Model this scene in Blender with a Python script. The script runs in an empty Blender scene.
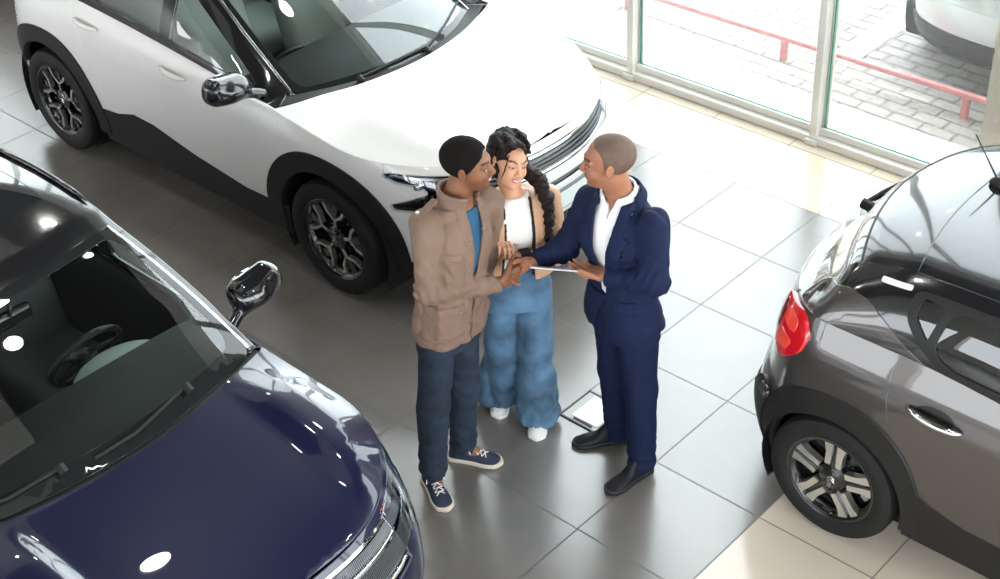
import bpy, bmesh, math, random
import numpy as np
from mathutils import Vector, Matrix
from mathutils.geometry import delaunay_2d_cdt
random.seed(7)
S = bpy.context.scene
COL = S.collection
R = math.radians

# ------------------------------------------------------------------ camera, world, sun, exposure
cd = bpy.data.cameras.new('camera'); cam = bpy.data.objects.new('camera', cd); COL.objects.link(cam)
cd.sensor_width = 36; cd.lens = 53.23; cd.clip_start = .05; cd.clip_end = 200
cam.matrix_world = Matrix(((0.7396476, -0.36297115, 0.5667216, 3.23001552),
                           (0.67163763, 0.45155921, -0.58736459, -3.78248051),
                           (-0.04271196, 0.81507437, 0.57777977, 4.90171649), (0, 0, 0, 1)))
S.camera = cam
S.view_settings.view_transform = 'Standard'; S.view_settings.look = 'None'
S.view_settings.gamma = 1; S.view_settings.use_curve_mapping = False
S.view_settings.exposure = -0.35
w = bpy.data.worlds.new('sky'); S.world = w; w.use_nodes = True
wn = w.node_tree.nodes; bg = wn['Background']
bg.inputs[0].default_value = (.90, .95, 1.0, 1); bg.inputs[1].default_value = 10.5
sd = bpy.data.lights.new('sun', 'SUN'); sd.energy = 5.5; sd.angle = R(4); sd.color = (1, .97, .92)
sun = bpy.data.objects.new('sun', sd); COL.objects.link(sun)
sun.rotation_euler = Vector((-2.6, -.70, -4.9)).to_track_quat('-Z', 'Y').to_euler()

# ------------------------------------------------------------------ tagging and materials
def tag(o, label=None, cat=None, group=None, kind=None):
    if label: o['label'] = label
    if cat: o['category'] = cat
    if group: o['group'] = group
    if kind: o['kind'] = kind
    return o
def empty(name, loc=(0, 0, 0), rz=0, label=None, cat=None, group=None):
    o = bpy.data.objects.new(name, None); COL.objects.link(o)
    o.location = loc; o.rotation_euler = (0, 0, rz); o.empty_display_size = .1
    return tag(o, label, cat, group)
MATS = {}
def mat(name, col=(.5, .5, .5), rough=.5, metal=0, coat=0, coat_rough=.03, emit=0, ecol=None, spec=.5, attr=False, noise=None, bump=None, sheen=0):
    if name in MATS: return MATS[name]
    m = bpy.data.materials.new(name); m.use_nodes = True; MATS[name] = m
    nt = m.node_tree; b = nt.nodes['Principled BSDF']
    b.inputs['Base Color'].default_value = (*col, 1); b.inputs['Roughness'].default_value = rough
    b.inputs['Metallic'].default_value = metal; b.inputs['Coat Weight'].default_value = coat
    b.inputs['Coat Roughness'].default_value = coat_rough; b.inputs['Specular IOR Level'].default_value = spec
    b.inputs['Sheen Weight'].default_value = sheen
    if emit:
        b.inputs['Emission Color'].default_value = (*(ecol or col), 1); b.inputs['Emission Strength'].default_value = emit
    src = None
    if attr:
        a = nt.nodes.new('ShaderNodeAttribute'); a.attribute_name = 'Col'; src = a.outputs['Color']
        nt.links.new(src, b.inputs['Base Color'])
    if noise:
        sc, amt = noise
        tc = nt.nodes.new('ShaderNodeTexCoord'); n = nt.nodes.new('ShaderNodeTexNoise'); n.inputs['Scale'].default_value = sc; n.inputs['Detail'].default_value = 5
        nt.links.new(tc.outputs['Object'], n.inputs['Vector'])
        mx = nt.nodes.new('ShaderNodeMix'); mx.data_type = 'RGBA'; mx.blend_type = 'MULTIPLY'; mx.inputs[0].default_value = 1
        rm = nt.nodes.new('ShaderNodeMapRange'); rm.inputs['From Min'].default_value = .3; rm.inputs['From Max'].default_value = .7
        rm.inputs['To Min'].default_value = 1 - amt; rm.inputs['To Max'].default_value = 1 + amt
        nt.links.new(n.outputs['Fac'], rm.inputs['Value']); nt.links.new(rm.outputs[0], mx.inputs[7])
        if src: nt.links.new(src, mx.inputs[6])
        else: mx.inputs[6].default_value = (*col, 1)
        nt.links.new(mx.outputs[2], b.inputs['Base Color'])
    if bump:
        sc, st = bump
        tc = nt.nodes.new('ShaderNodeTexCoord'); n = nt.nodes.new('ShaderNodeTexNoise'); n.inputs['Scale'].default_value = sc; n.inputs['Detail'].default_value = 4
        nt.links.new(tc.outputs['Object'], n.inputs['Vector'])
        bp = nt.nodes.new('ShaderNodeBump'); bp.inputs['Strength'].default_value = st; bp.inputs['Distance'].default_value = .01
        nt.links.new(n.outputs['Fac'], bp.inputs['Height']); nt.links.new(bp.outputs[0], b.inputs['Normal'])
    return m
def glass(name, tint=(.9, .97, .95), refl=1.0, haze=0):
    if name in MATS: return MATS[name]
    m = bpy.data.materials.new(name); m.use_nodes = True; MATS[name] = m
    nt = m.node_tree; nt.nodes.clear()
    o = nt.nodes.new('ShaderNodeOutputMaterial'); t = nt.nodes.new('ShaderNodeBsdfTransparent'); g = nt.nodes.new('ShaderNodeBsdfGlossy')
    t.inputs[0].default_value = (*tint, 1); g.inputs['Roughness'].default_value = .01; g.inputs['Color'].default_value = (refl, refl, refl, 1)
    f = nt.nodes.new('ShaderNodeFresnel'); ge = nt.nodes.new('ShaderNodeNewGeometry')   # same reflectance from both faces of the thin pane
    io = nt.nodes.new('ShaderNodeMath'); io.operation = 'MULTIPLY_ADD'; io.inputs[1].default_value = 1 / 1.5 - 1.5; io.inputs[2].default_value = 1.5
    nt.links.new(ge.outputs['Backfacing'], io.inputs[0]); nt.links.new(io.outputs[0], f.inputs[0])
    ad = nt.nodes.new('ShaderNodeMath'); ad.operation = 'MULTIPLY'; ad.inputs[1].default_value = 1.0 if name == 'shop_glass' else 1.7; ad.use_clamp = True
    mx = nt.nodes.new('ShaderNodeMixShader')
    nt.links.new(f.outputs[0], ad.inputs[0]); nt.links.new(ad.outputs[0], mx.inputs[0])
    nt.links.new(t.outputs[0], mx.inputs[1]); nt.links.new(g.outputs[0], mx.inputs[2]); nt.links.new(mx.outputs[0], o.inputs[0])
    if haze:
        tr = nt.nodes.new('ShaderNodeBsdfTranslucent'); tr.inputs[0].default_value = (.9, .9, .88, 1); m2 = nt.nodes.new('ShaderNodeMixShader'); m2.inputs[0].default_value = haze
        nt.links.new(mx.outputs[0], m2.inputs[1]); nt.links.new(tr.outputs[0], m2.inputs[2]); nt.links.new(m2.outputs[0], o.inputs[0])
    return m

def mesh_obj(name, verts, faces, m, parent=None, smooth=False, normals=None, cols=None, loc=None):
    me = bpy.data.meshes.new(name)
    verts = np.asarray(verts, dtype=np.float32).reshape(-1, 3)
    me.from_pydata(verts.tolist() if not isinstance(verts, list) else verts, [], [tuple(int(i) for i in f) for f in faces])
    if smooth: me.polygons.foreach_set('use_smooth', [True] * len(me.polygons))
    if normals is not None:
        me.normals_split_custom_set_from_vertices([tuple(n) for n in normals])
    if cols is not None:
        ca = me.color_attributes.new('Col', 'FLOAT_COLOR', 'POINT')
        ca.data.foreach_set('color', np.c_[cols, np.ones(len(cols))].astype(np.float32).ravel())
    if m: me.materials.append(m)
    me.update()
    o = bpy.data.objects.new(name, me); COL.objects.link(o)
    if parent: o.parent = parent
    if loc is not None: o.location = loc
    return o

class MB:
    """collects simple shapes of one part"""
    def __init__(s): s.v = []; s.f = []
    def add(s, v, f):
        b = len(s.v); s.v += [tuple(p) for p in v]; s.f += [tuple(i + b for i in q) for q in f]; return s
    def box(s, c, d, rz=0, bev=0.0, rot=None):
        x, y, z = [k / 2 for k in d]
        M = rot if rot is not None else Matrix.Rotation(rz, 3, 'Z')
        if bev <= 0:
            vs = [(a * x, b * y, e * z) for e in (-1, 1) for a, b in ((-1, -1), (1, -1), (1, 1), (-1, 1))]
            fs = [(3, 2, 1, 0), (4, 5, 6, 7), (0, 1, 5, 4), (1, 2, 6, 5), (2, 3, 7, 6), (3, 0, 4, 7)]
        else:
            bm = bmesh.new(); bmesh.ops.create_cube(bm, size=1)
            for q in bm.verts: q.co = Vector((q.co.x * d[0], q.co.y * d[1], q.co.z * d[2]))
            bmesh.ops.bevel(bm, geom=bm.edges[:], offset=bev, segments=2, profile=.5, affect='EDGES')
            bm.verts.index_update(); vs = [tuple(q.co) for q in bm.verts]; fs = [tuple(q.index for q in f.verts) for f in bm.faces]; bm.free()
        return s.add([Vector(c) + M @ Vector(p) for p in vs], fs)
    def tube(s, pts, r, n=8, cap=True):
        pts = [Vector(p) for p in pts]; rs = r if isinstance(r, (list, tuple)) else [r] * len(pts)
        rings = []; prev = None
        for i, p in enumerate(pts):
            t = (pts[min(i + 1, len(pts) - 1)] - pts[max(i - 1, 0)]).normalized()
            if prev is None:
                a = t.orthogonal().normalized()
            else:
                a = (prev - t * prev.dot(t)).normalized()
            prev = a; b = t.cross(a)
            rings.append([p + (a * math.cos(k * 2 * math.pi / n) + b * math.sin(k * 2 * math.pi / n)) * rs[i] for k in range(n)])
        v = [q for g in rings for q in g]; f = []
        for i in range(len(pts) - 1):
            for k in range(n):
                f.append((i * n + k, i * n + (k + 1) % n, (i + 1) * n + (k + 1) % n, (i + 1) * n + k))
        if cap: f += [tuple(range(n - 1, -1, -1)), tuple((len(pts) - 1) * n + k for k in range(n))]
        return s.add(v, f)
    def lathe(s, prof, axis='z', c=(0, 0, 0), n=48):
        v = []; f = []
        for r, h in prof:
            for k in range(n):
                a = 2 * math.pi * k / n; x, y = r * math.cos(a), r * math.sin(a)
                p = (x, y, h) if axis == 'z' else (x, h, y)
                v.append((p[0] + c[0], p[1] + c[1], p[2] + c[2]))
        for i in range(len(prof) - 1):
            for k in range(n):
                q = (i * n + k, i * n + (k + 1) % n, (i + 1) * n + (k + 1) % n, (i + 1) * n + k)
                f.append(q if axis == 'z' else q[::-1])
        return s.add(v, f)
    def prism(s, poly, h0, h1, fn=None):
        n = len(poly); fn = fn or (lambda x, y, z: (x, y, z))
        v = [fn(x, y, h0) for x, y in poly] + [fn(x, y, h1) for x, y in poly]
        f = [tuple(range(n - 1, -1, -1)), tuple(range(n, 2 * n))] + [(i, (i + 1) % n, n + (i + 1) % n, n + i) for i in range(n)]
        return s.add(v, f)
    def build(s, name, m, parent=None, smooth=False, fix=False):
        o = mesh_obj(name, s.v, s.f, m, parent, smooth)
        if fix:
            bm = bmesh.new(); bm.from_mesh(o.data); bmesh.ops.recalc_face_normals(bm, faces=bm.faces[:]); bm.to_mesh(o.data); bm.free()
        return o
def autosmooth(o, ang=40):
    me = o.data; me.polygons.foreach_set('use_smooth', [True] * len(me.polygons))
    bm = bmesh.new(); bm.from_mesh(me)
    for e in bm.edges:
        if len(e.link_faces) == 2 and e.calc_face_angle(0) > R(ang): e.smooth = False
    bm.to_mesh(me); bm.free(); return o

# ------------------------------------------------------------------ the showroom
def tile_mat(name, col, line, rough, spec, var=.08, size=.6, grout=.004, coat=0, warm=None, rvar=.1):
    m = mat(name, col, rough, spec=spec, coat=coat); nt = m.node_tree; b = nt.nodes['Principled BSDF']
    tc = nt.nodes.new('ShaderNodeTexCoord'); sp = nt.nodes.new('ShaderNodeSeparateXYZ'); nt.links.new(tc.outputs['Object'], sp.inputs[0])
    def math_(op, a, bb=None, c=None):
        n = nt.nodes.new('ShaderNodeMath'); n.operation = op
        for i, x in enumerate((a, bb, c)):
            if x is None: continue
            if isinstance(x, (int, float)): n.inputs[i].default_value = x
            else: nt.links.new(x, n.inputs[i])
        return n.outputs[0]
    ds = []
    fl = []
    for ax in (0, 1):
        q = math_('DIVIDE', sp.outputs[ax], size); fr = math_('FRACT', q); fl.append(math_('FLOOR', q))
        ds.append(math_('MINIMUM', fr, math_('SUBTRACT', 1.0, fr)))
    d = math_('MINIMUM', ds[0], ds[1]); ln = math_('LESS_THAN', d, grout / size)
    wn_ = nt.nodes.new('ShaderNodeTexWhiteNoise'); wn_.noise_dimensions = '2D'; cb = nt.nodes.new('ShaderNodeCombineXYZ')
    nt.links.new(fl[0], cb.inputs[0]); nt.links.new(fl[1], cb.inputs[1]); nt.links.new(cb.outputs[0], wn_.inputs['Vector'])
    n1 = nt.nodes.new('ShaderNodeTexNoise'); n1.inputs['Scale'].default_value = 3.2; n1.inputs['Detail'].default_value = 6; n1.inputs['Distortion'].default_value = .6
    nt.links.new(tc.outputs['Object'], n1.inputs['Vector'])
    fac = math_('ADD', math_('MULTIPLY', math_('SUBTRACT', n1.outputs['Fac'], .5), var * 2.5), math_('MULTIPLY', math_('SUBTRACT', wn_.outputs['Value'], .5), var))
    fac = math_('ADD', fac, 1.0)
    mx = nt.nodes.new('ShaderNodeMix'); mx.data_type = 'RGBA'; mx.blend_type = 'MULTIPLY'; mx.inputs[0].default_value = 1; mx.inputs[6].default_value = (*col, 1)
    nt.links.new(fac, mx.inputs[7])
    m2 = nt.nodes.new('ShaderNodeMix'); m2.data_type = 'RGBA'; nt.links.new(ln, m2.inputs[0]); nt.links.new(mx.outputs[2], m2.inputs[6]); m2.inputs[7].default_value = (*line, 1)
    nt.links.new(m2.outputs[2], b.inputs['Base Color'])
    rr = math_('ADD', math_('MULTIPLY', math_('SUBTRACT', n1.outputs['Fac'], .5), rvar), rough)
    rr = math_('ADD', rr, math_('MULTIPLY', ln, .3)); nt.links.new(rr, b.inputs['Roughness'])
    bp = nt.nodes.new('ShaderNodeBump'); bp.inputs['Strength'].default_value = .6; bp.inputs['Distance'].default_value = .002; bp.invert = True
    nt.links.new(ln, bp.inputs['Height']); nt.links.new(bp.outputs[0], b.inputs['Normal'])
    return m
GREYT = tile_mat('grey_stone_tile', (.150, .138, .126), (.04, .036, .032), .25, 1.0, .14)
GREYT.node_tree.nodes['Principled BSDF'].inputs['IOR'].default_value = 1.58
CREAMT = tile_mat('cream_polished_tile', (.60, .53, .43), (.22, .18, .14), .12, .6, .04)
X0, X1, YB, YW = -14.0, 7.0, -9.0, 3.70
ZC = 6.3
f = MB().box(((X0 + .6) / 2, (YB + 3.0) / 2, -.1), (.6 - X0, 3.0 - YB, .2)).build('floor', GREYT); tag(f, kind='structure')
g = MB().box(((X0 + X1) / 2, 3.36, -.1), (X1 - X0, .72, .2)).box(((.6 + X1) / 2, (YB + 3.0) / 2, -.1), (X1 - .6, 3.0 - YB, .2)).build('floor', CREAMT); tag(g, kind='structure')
wallm = mat('wall_paint', (.62, .60, .57), .7, noise=(3, .02))
ceilm = mat('ceiling_paint', (.03, .03, .032), .8)
tag(MB().box(((X0 + X1) / 2, (YB + YW) / 2, ZC + .1), (X1 - X0 + .4, YW - YB + .4, .2)).build('ceiling', ceilm), kind='structure')
tag(MB().box((X0 - .1, (YB + YW) / 2, ZC / 2), (.2, YW - YB + .4, ZC)).build('wall_left', wallm), kind='structure')
# right and rear sides: low walls, open above; unseen rear openings added for fill
def glazed(name, axis, at, a0, a1, z0, z1, n):
    mb = MB()
    def bx(u0, u1, zz0, zz1, t=.2):
        if axis == 'x': mb.box((at, (u0 + u1) / 2, (zz0 + zz1) / 2), (t, u1 - u0, zz1 - zz0))
        else: mb.box(((u0 + u1) / 2, at, (zz0 + zz1) / 2), (u1 - u0, t, zz1 - zz0))
    bx(a0, a1, 0, z0); bx(a0, a1, z1, ZC)
    for k in range(n + 1): u = a0 + (a1 - a0) * k / n; bx(max(a0, u - .12), min(a1, u + .12), z0, z1)
    return tag(mb.build(name, wallm), kind='structure')
glazed('wall_right', 'x', X1 + .1, YB - .2, YW + .2, .9, 4.6, 6)
glazed('wall_rear', 'y', YB - .1, X0, X1, .9, 3.4, 9)
# wall above the shop window
ZH = 5.8
tag(MB().box(((X0 + X1) / 2, YW + .12, (ZH + ZC) / 2), (X1 - X0, .24, ZC - ZH)).build('wall_front', wallm), kind='structure')
alu = mat('window_aluminium', (.72, .71, .66), .4, .2)
sill = MB(); sill.box(((X0 + X1) / 2, YW + .06, .03), (X1 - X0, .13, .06), bev=.008); sill.box(((X0 + X1) / 2, YW + .075, .085), (X1 - X0, .06, .05), bev=.006)
tag(sill.build('trim_1', alu), kind='structure')
GP = glass('shop_glass', (.955, .985, .975), haze=.03)   # translucent white mixed into the glass as a hazy veil
mull = [-2.6 + 1.511 * k for k in range(-7, 7)]
for i, x in enumerate(mull):
    mb = MB().box((x, YW + .055, ZH / 2), (.055, .12, ZH), bev=.006).box((x - .04, YW + .09, ZH / 2), (.035, .03, ZH)).box((x + .04, YW + .09, ZH / 2), (.035, .03, ZH)).box((x, YW + .05, .02), (.09, .15, .04), bev=.005)
    tag(mb.build('trim_%d' % (i + 2), alu), kind='structure')
edgem = mat('green_glass_edge', (.02, .30, .24), .2)
for i, (a, b) in enumerate(zip(mull[:-1], mull[1:])):
    wq = MB().box(((a + b) / 2, YW + .075, (ZH + .10) / 2), (b - a - .085, .008, ZH - .12)).build('window_%d' % (i + 1), GP); tag(wq, kind='structure')
    e = MB().box(((a + b) / 2, YW + .068, .113), (b - a - .085, .008, .006)).box((a + .045, YW + .068, ZH / 2), (.005, .008, ZH - .15)).build('glass_seal', edgem, wq)
# ------------------------------------------------------------------ outside
def paver_mat():
    m = mat('block_paving', (.5, .45, .42), .85); nt = m.node_tree; b = nt.nodes['Principled BSDF']
    tc = nt.nodes.new('ShaderNodeTexCoord'); mp = nt.nodes.new('ShaderNodeMapping'); mp.inputs['Rotation'].default_value = (0, 0, R(2)); nt.links.new(tc.outputs['Object'], mp.inputs[0])
    br = nt.nodes.new('ShaderNodeTexBrick'); nt.links.new(mp.outputs[0], br.inputs['Vector'])
    br.inputs['Scale'].default_value = 1; br.inputs['Brick Width'].default_value = .24; br.inputs['Row Height'].default_value = .12; br.inputs['Mortar Size'].default_value = .009
    br.inputs['Color1'].default_value = (.27, .245, .23, 1); br.inputs['Color2'].default_value = (.34, .31, .29, 1); br.inputs['Mortar'].default_value = (.10, .085, .08, 1)
    nt.links.new(br.outputs['Color'], b.inputs['Base Color']); return m
PV = paver_mat()
tag(MB().box((-2, 16, -.12), (60, 24, .16)).build('floor_outside', PV), kind='structure')
conc = mat('pale_concrete', (.46, .44, .42), .85, noise=(5, .05))
tag(MB().box((-2, 4.02, -.07), (60, .52, .13)).build('floor_kerb', conc), kind='structure')
paintw = mat('road_paint', (.8, .8, .78), .7, noise=(25, .06))
tag(MB().box((-1.62, 7.2, -.037), (.2, 4.6, .006)).build('floor_marking', paintw), kind='structure')
redm = mat('pink_red_paint', (.62, .22, .22), .6, noise=(8, .1))
rail = empty('guard_rail', (-1.2, 4.68, 0), 0, 'low pink-red painted guard rail on short posts outside the showroom window', 'railing')
MB().box((-.8, 0, .13), (9, .04, .04), bev=.01).build('rail_bar', redm, rail)
for k in range(-4, 4): MB().box((-.75 + 1.43 * k, 0, .03), (.05, .045, .18), bev=.008).build('post', redm, rail)
pill = mat('beige_render', (.36, .30, .245), .8, noise=(4, .03))
pc = MB().box((.32, 4.55, 3.0), (1.0, .7, 6.16)).build('trim_20', pill); tag(pc, kind='structure')

reflpanelm = mat('reflected_panel_paint', (.42, .41, .40), .8)  # unseen panels added to give the blue bonnet paler reflected shapes
for nx_, (x, y, sx, sy) in enumerate(((-8.2, -1.2, 5.6, 5.2), (-1.3, -2.6, 2.6, 3.4), (3.4, .2, 3.4, 4.4))):
    tag(MB().box((x, y, ZC - .09), (sx, sy, .12), bev=.05).build('trim_%d' % (30 + nx_), reflpanelm), kind='structure')
# ------------------------------------------------------------------ ceiling lights
lampm = mat('lamp_diffuser', (1, 1, 1), .5, emit=9, ecol=(1, .96, .9)); lampb = mat('lamp_housing', (.6, .6, .6), .4, .5)
LL = [(-9.5, -4.5), (-9.5, -.6), (-6.3, -4.5), (-6.3, -.6), (-3.2, -4.5), (-2.8, -.05), (-3.2, 2.2), (-1.2, -.3), (1.6, 2.6), (-6.3, 2.2), (2.8, .5), (2.8, -4.5), (4.8, -2.4)]
for i, (x, y) in enumerate(LL):
    t = empty('ceiling_lamp', (x, y, ZC - .5), 0, 'round white showroom ceiling lamp hanging from a short rod', 'lamp', 'round ceiling lamps')
    MB().lathe([(.001, .0), (.170, .0), (.185, .015), (.185, .09), (.15, .11), (.02, .12), (.02, .5)], n=32).build('housing', lampb, t)
    MB().lathe([(.001, -.03), (.09, -.028), (.145, -.018), (.165, 0.0)], n=32).build('diffuser', lampm, t, smooth=True)
    ld = bpy.data.lights.new('lamp_light', 'AREA'); ld.shape = 'DISK'; ld.size = .33; ld.energy = 25; ld.color = (1, .96, .9)
    lo = bpy.data.objects.new('lamp_light', ld); COL.objects.link(lo); lo.parent = t; lo.location = (0, 0, -.04)

# ------------------------------------------------------------------ smooth solids (signed distances meshed on a fine grid)
import openvdb
def sdm(a, b, k):
    h = np.clip(.5 + .5 * (b - a) / k, 0, 1); return b * (1 - h) + a * h - k * h * (1 - h)
def smax(a, b, k): return -sdm(-a, -b, k)
def sdcap(P, a, b, ra, rb):
    a = np.asarray(a, float); b = np.asarray(b, float); ba = b - a; h = np.clip((P - a) @ ba / (ba @ ba + 1e-12), 0, 1)
    return np.linalg.norm(P - a - h[:, None] * ba, axis=1) - (ra + (rb - ra) * h)
def sdell(P, c, r):
    Q = (P - np.asarray(c, float)); r = np.asarray(r, float); k0 = np.linalg.norm(Q / r, axis=1); k1 = np.linalg.norm(Q / (r * r), axis=1)
    return k0 * (k0 - 1) / np.maximum(k1, 1e-6)
def sdbox(P, c, b, r=0):
    q = np.abs(P - np.asarray(c, float)) - (np.asarray(b, float) - r)
    return np.linalg.norm(np.maximum(q, 0), axis=1) + np.minimum(q.max(1), 0) - r
def rotp(P, o, ax, deg):
    a = R(deg); c, s = math.cos(a), math.sin(a); Q = P - np.asarray(o, float); x, y, z = Q[:, 0], Q[:, 1], Q[:, 2]
    if ax == 'x': return np.c_[x, c * y + s * z, -s * y + c * z]
    if ax == 'y': return np.c_[c * x - s * z, y, s * x + c * z]
    return np.c_[c * x + s * y, -s * x + c * y, z]
_rs = np.random.RandomState(5); _T = _rs.rand(32, 32, 32).astype(np.float32)
def noise(P, sc, seed=0):
    Q = P * sc + seed * 7.31; i = np.floor(Q).astype(int); f = Q - i; f = f * f * (3 - 2 * f); o = 0
    for dx in (0, 1):
        for dy in (0, 1):
            for dz in (0, 1):
                w_ = (f[:, 0] if dx else 1 - f[:, 0]) * (f[:, 1] if dy else 1 - f[:, 1]) * (f[:, 2] if dz else 1 - f[:, 2])
                o = o + w_ * _T[(i[:, 0] + dx) % 32, (i[:, 1] + dy) % 32, (i[:, 2] + dz) % 32]
    return o * 2 - 1
def folds(P, amp, sc=9, seed=0, squash=(1, 1, .45)):
    Q = P * np.asarray(squash); n = noise(Q, sc, seed) + .5 * noise(Q, sc * 2.1, seed + 3)
    return amp * (1 - 2.2 * np.abs(n))
def sdf_mesh(f, lo, hi, h, m=6):
    lo = np.array(lo, float); hi = np.array(hi, float); nb = np.ceil((hi - lo) / (h * m)).astype(int); n = nb * m
    ci = np.stack(np.meshgrid(*[np.arange(k) for k in nb], indexing='ij'), -1).reshape(-1, 3)
    C = lo + (ci + .5) * h * m - h * .5
    dc = f(C); act = np.abs(dc) < h * m * 1.45
    A = np.empty((nb[0], m, nb[1], m, nb[2], m), np.float32)
    A[...] = (np.sign(dc) * 3 * h).reshape(*nb)[:, None, :, None, :, None]
    idx = ci[act]; loc = np.stack(np.meshgrid(*[np.arange(m)] * 3, indexing='ij'), -1).reshape(-1, 3)
    CH = 3000
    for a in range(0, len(idx), CH):
        q = idx[a:a + CH]; pts = (q[:, None, :] * m + loc[None]).reshape(-1, 3) * h + lo
        d = f(pts).reshape(len(q), m, m, m)
        A[q[:, 0], :, q[:, 1], :, q[:, 2], :] = d
    arr = np.clip(A.reshape(*n), -3 * h, 3 * h)
    g = openvdb.FloatGrid(3 * h); g.copyFromArray(np.ascontiguousarray(arr)); 
    pts, tri, quad = g.convertToPolygons(0.0, 0.0)
    V = pts * h + lo; F = [tuple(t) for t in tri.tolist()] + [tuple(t) for t in quad.tolist()]
    if len(F):
        q = np.array(F[0]); c = V[q].mean(0); nn = np.cross(V[q[1]] - V[q[0]], V[q[2]] - V[q[0]]); nn = nn / (np.linalg.norm(nn) + 1e-12)
        t = f(np.array([c + nn * h * .7, c - nn * h * .7]))
        if t[0] < t[1]: F = [x[::-1] for x in F]
    return V, F

# ------------------------------------------------------------------ curved panels for the cars
def pch(pts):
    pts = sorted(pts); x = np.array([p[0] for p in pts], float); y = np.array([p[1] for p in pts], float)
    h = np.diff(x); d = np.diff(y) / h; m = np.zeros(len(x))
    for i in range(1, len(x) - 1):
        if d[i - 1] * d[i] > 0:
            a = 2 * h[i] + h[i - 1]; b = h[i] + 2 * h[i - 1]; m[i] = (a + b) / (a / d[i - 1] + b / d[i])
    m[0] = d[0]; m[-1] = d[-1]
    def f(q):
        q = np.clip(np.asarray(q, float), x[0], x[-1]); i = np.clip(np.searchsorted(x, q) - 1, 0, len(h) - 1)
        t = (q - x[i]) / h[i]
        return (2 * t ** 3 - 3 * t ** 2 + 1) * y[i] + (t ** 3 - 2 * t ** 2 + t) * h[i] * m[i] + (-2 * t ** 3 + 3 * t ** 2) * y[i + 1] + (t ** 3 - t ** 2) * h[i] * m[i + 1]
    return f
def inside(P, poly):
    x, y = P[:, 0], P[:, 1]; c = np.zeros(len(P), bool); n = len(poly)
    for i in range(n):
        x1, y1 = poly[i]; x2, y2 = poly[(i + 1) % n]
        if y1 == y2: continue
        k = (y1 > y) != (y2 > y)
        c ^= k & (x < (x2 - x1) * (y - y1) / (y2 - y1) + x1)
    return c
def resamp(poly, step):
    out = []
    n = len(poly)
    for i in range(n):
        a = np.array(poly[i], float); b = np.array(poly[(i + 1) % n], float); L = np.linalg.norm(b - a)
        if L < 1e-6: continue
        k = max(1, int(math.ceil(L / step)))
        for j in range(k): out.append(a + (b - a) * j / k)
    return np.array(out)
def chaikin(poly, k=2):
    for _ in range(k):
        o = []; n = len(poly)
        for i in range(n):
            a, b = poly[i], poly[(i + 1) % n]
            o.append((a[0] * .75 + b[0] * .25, a[1] * .75 + b[1] * .25)); o.append((a[0] * .25 + b[0] * .75, a[1] * .25 + b[1] * .75))
        poly = o
    return poly
def rnd(poly, r=.03, n=4):
    """round the corners of a polygon with radius-like cut r"""
    out = []; m = len(poly)
    for i in range(m):
        p0, p, p1 = (np.array(poly[(i - 1) % m], float), np.array(poly[i], float), np.array(poly[(i + 1) % m], float))
        a = p0 - p; b = p1 - p; la, lb = np.linalg.norm(a), np.linalg.norm(b)
        if la < 1e-6 or lb < 1e-6: continue
        q = min(r, la * .45, lb * .45); A = p + a / la * q; B = p + b / lb * q
        for k in range(n + 1):
            t = k / n; out.append(tuple((1 - t) ** 2 * A + 2 * t * (1 - t) * p + t * t * B))
    return out
def inset(poly, g):
    P = np.array(poly, float); n = len(P)
    ar = .5 * np.sum(P[:, 0] * np.roll(P[:, 1], -1) - np.roll(P[:, 0], -1) * P[:, 1])
    if ar < 0: P = P[::-1]
    t = np.roll(P, -1, 0) - np.roll(P, 1, 0); t /= (np.linalg.norm(t, axis=1)[:, None] + 1e-9)
    nn = np.c_[-t[:, 1], t[:, 0]]
    return P + nn * g
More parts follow.
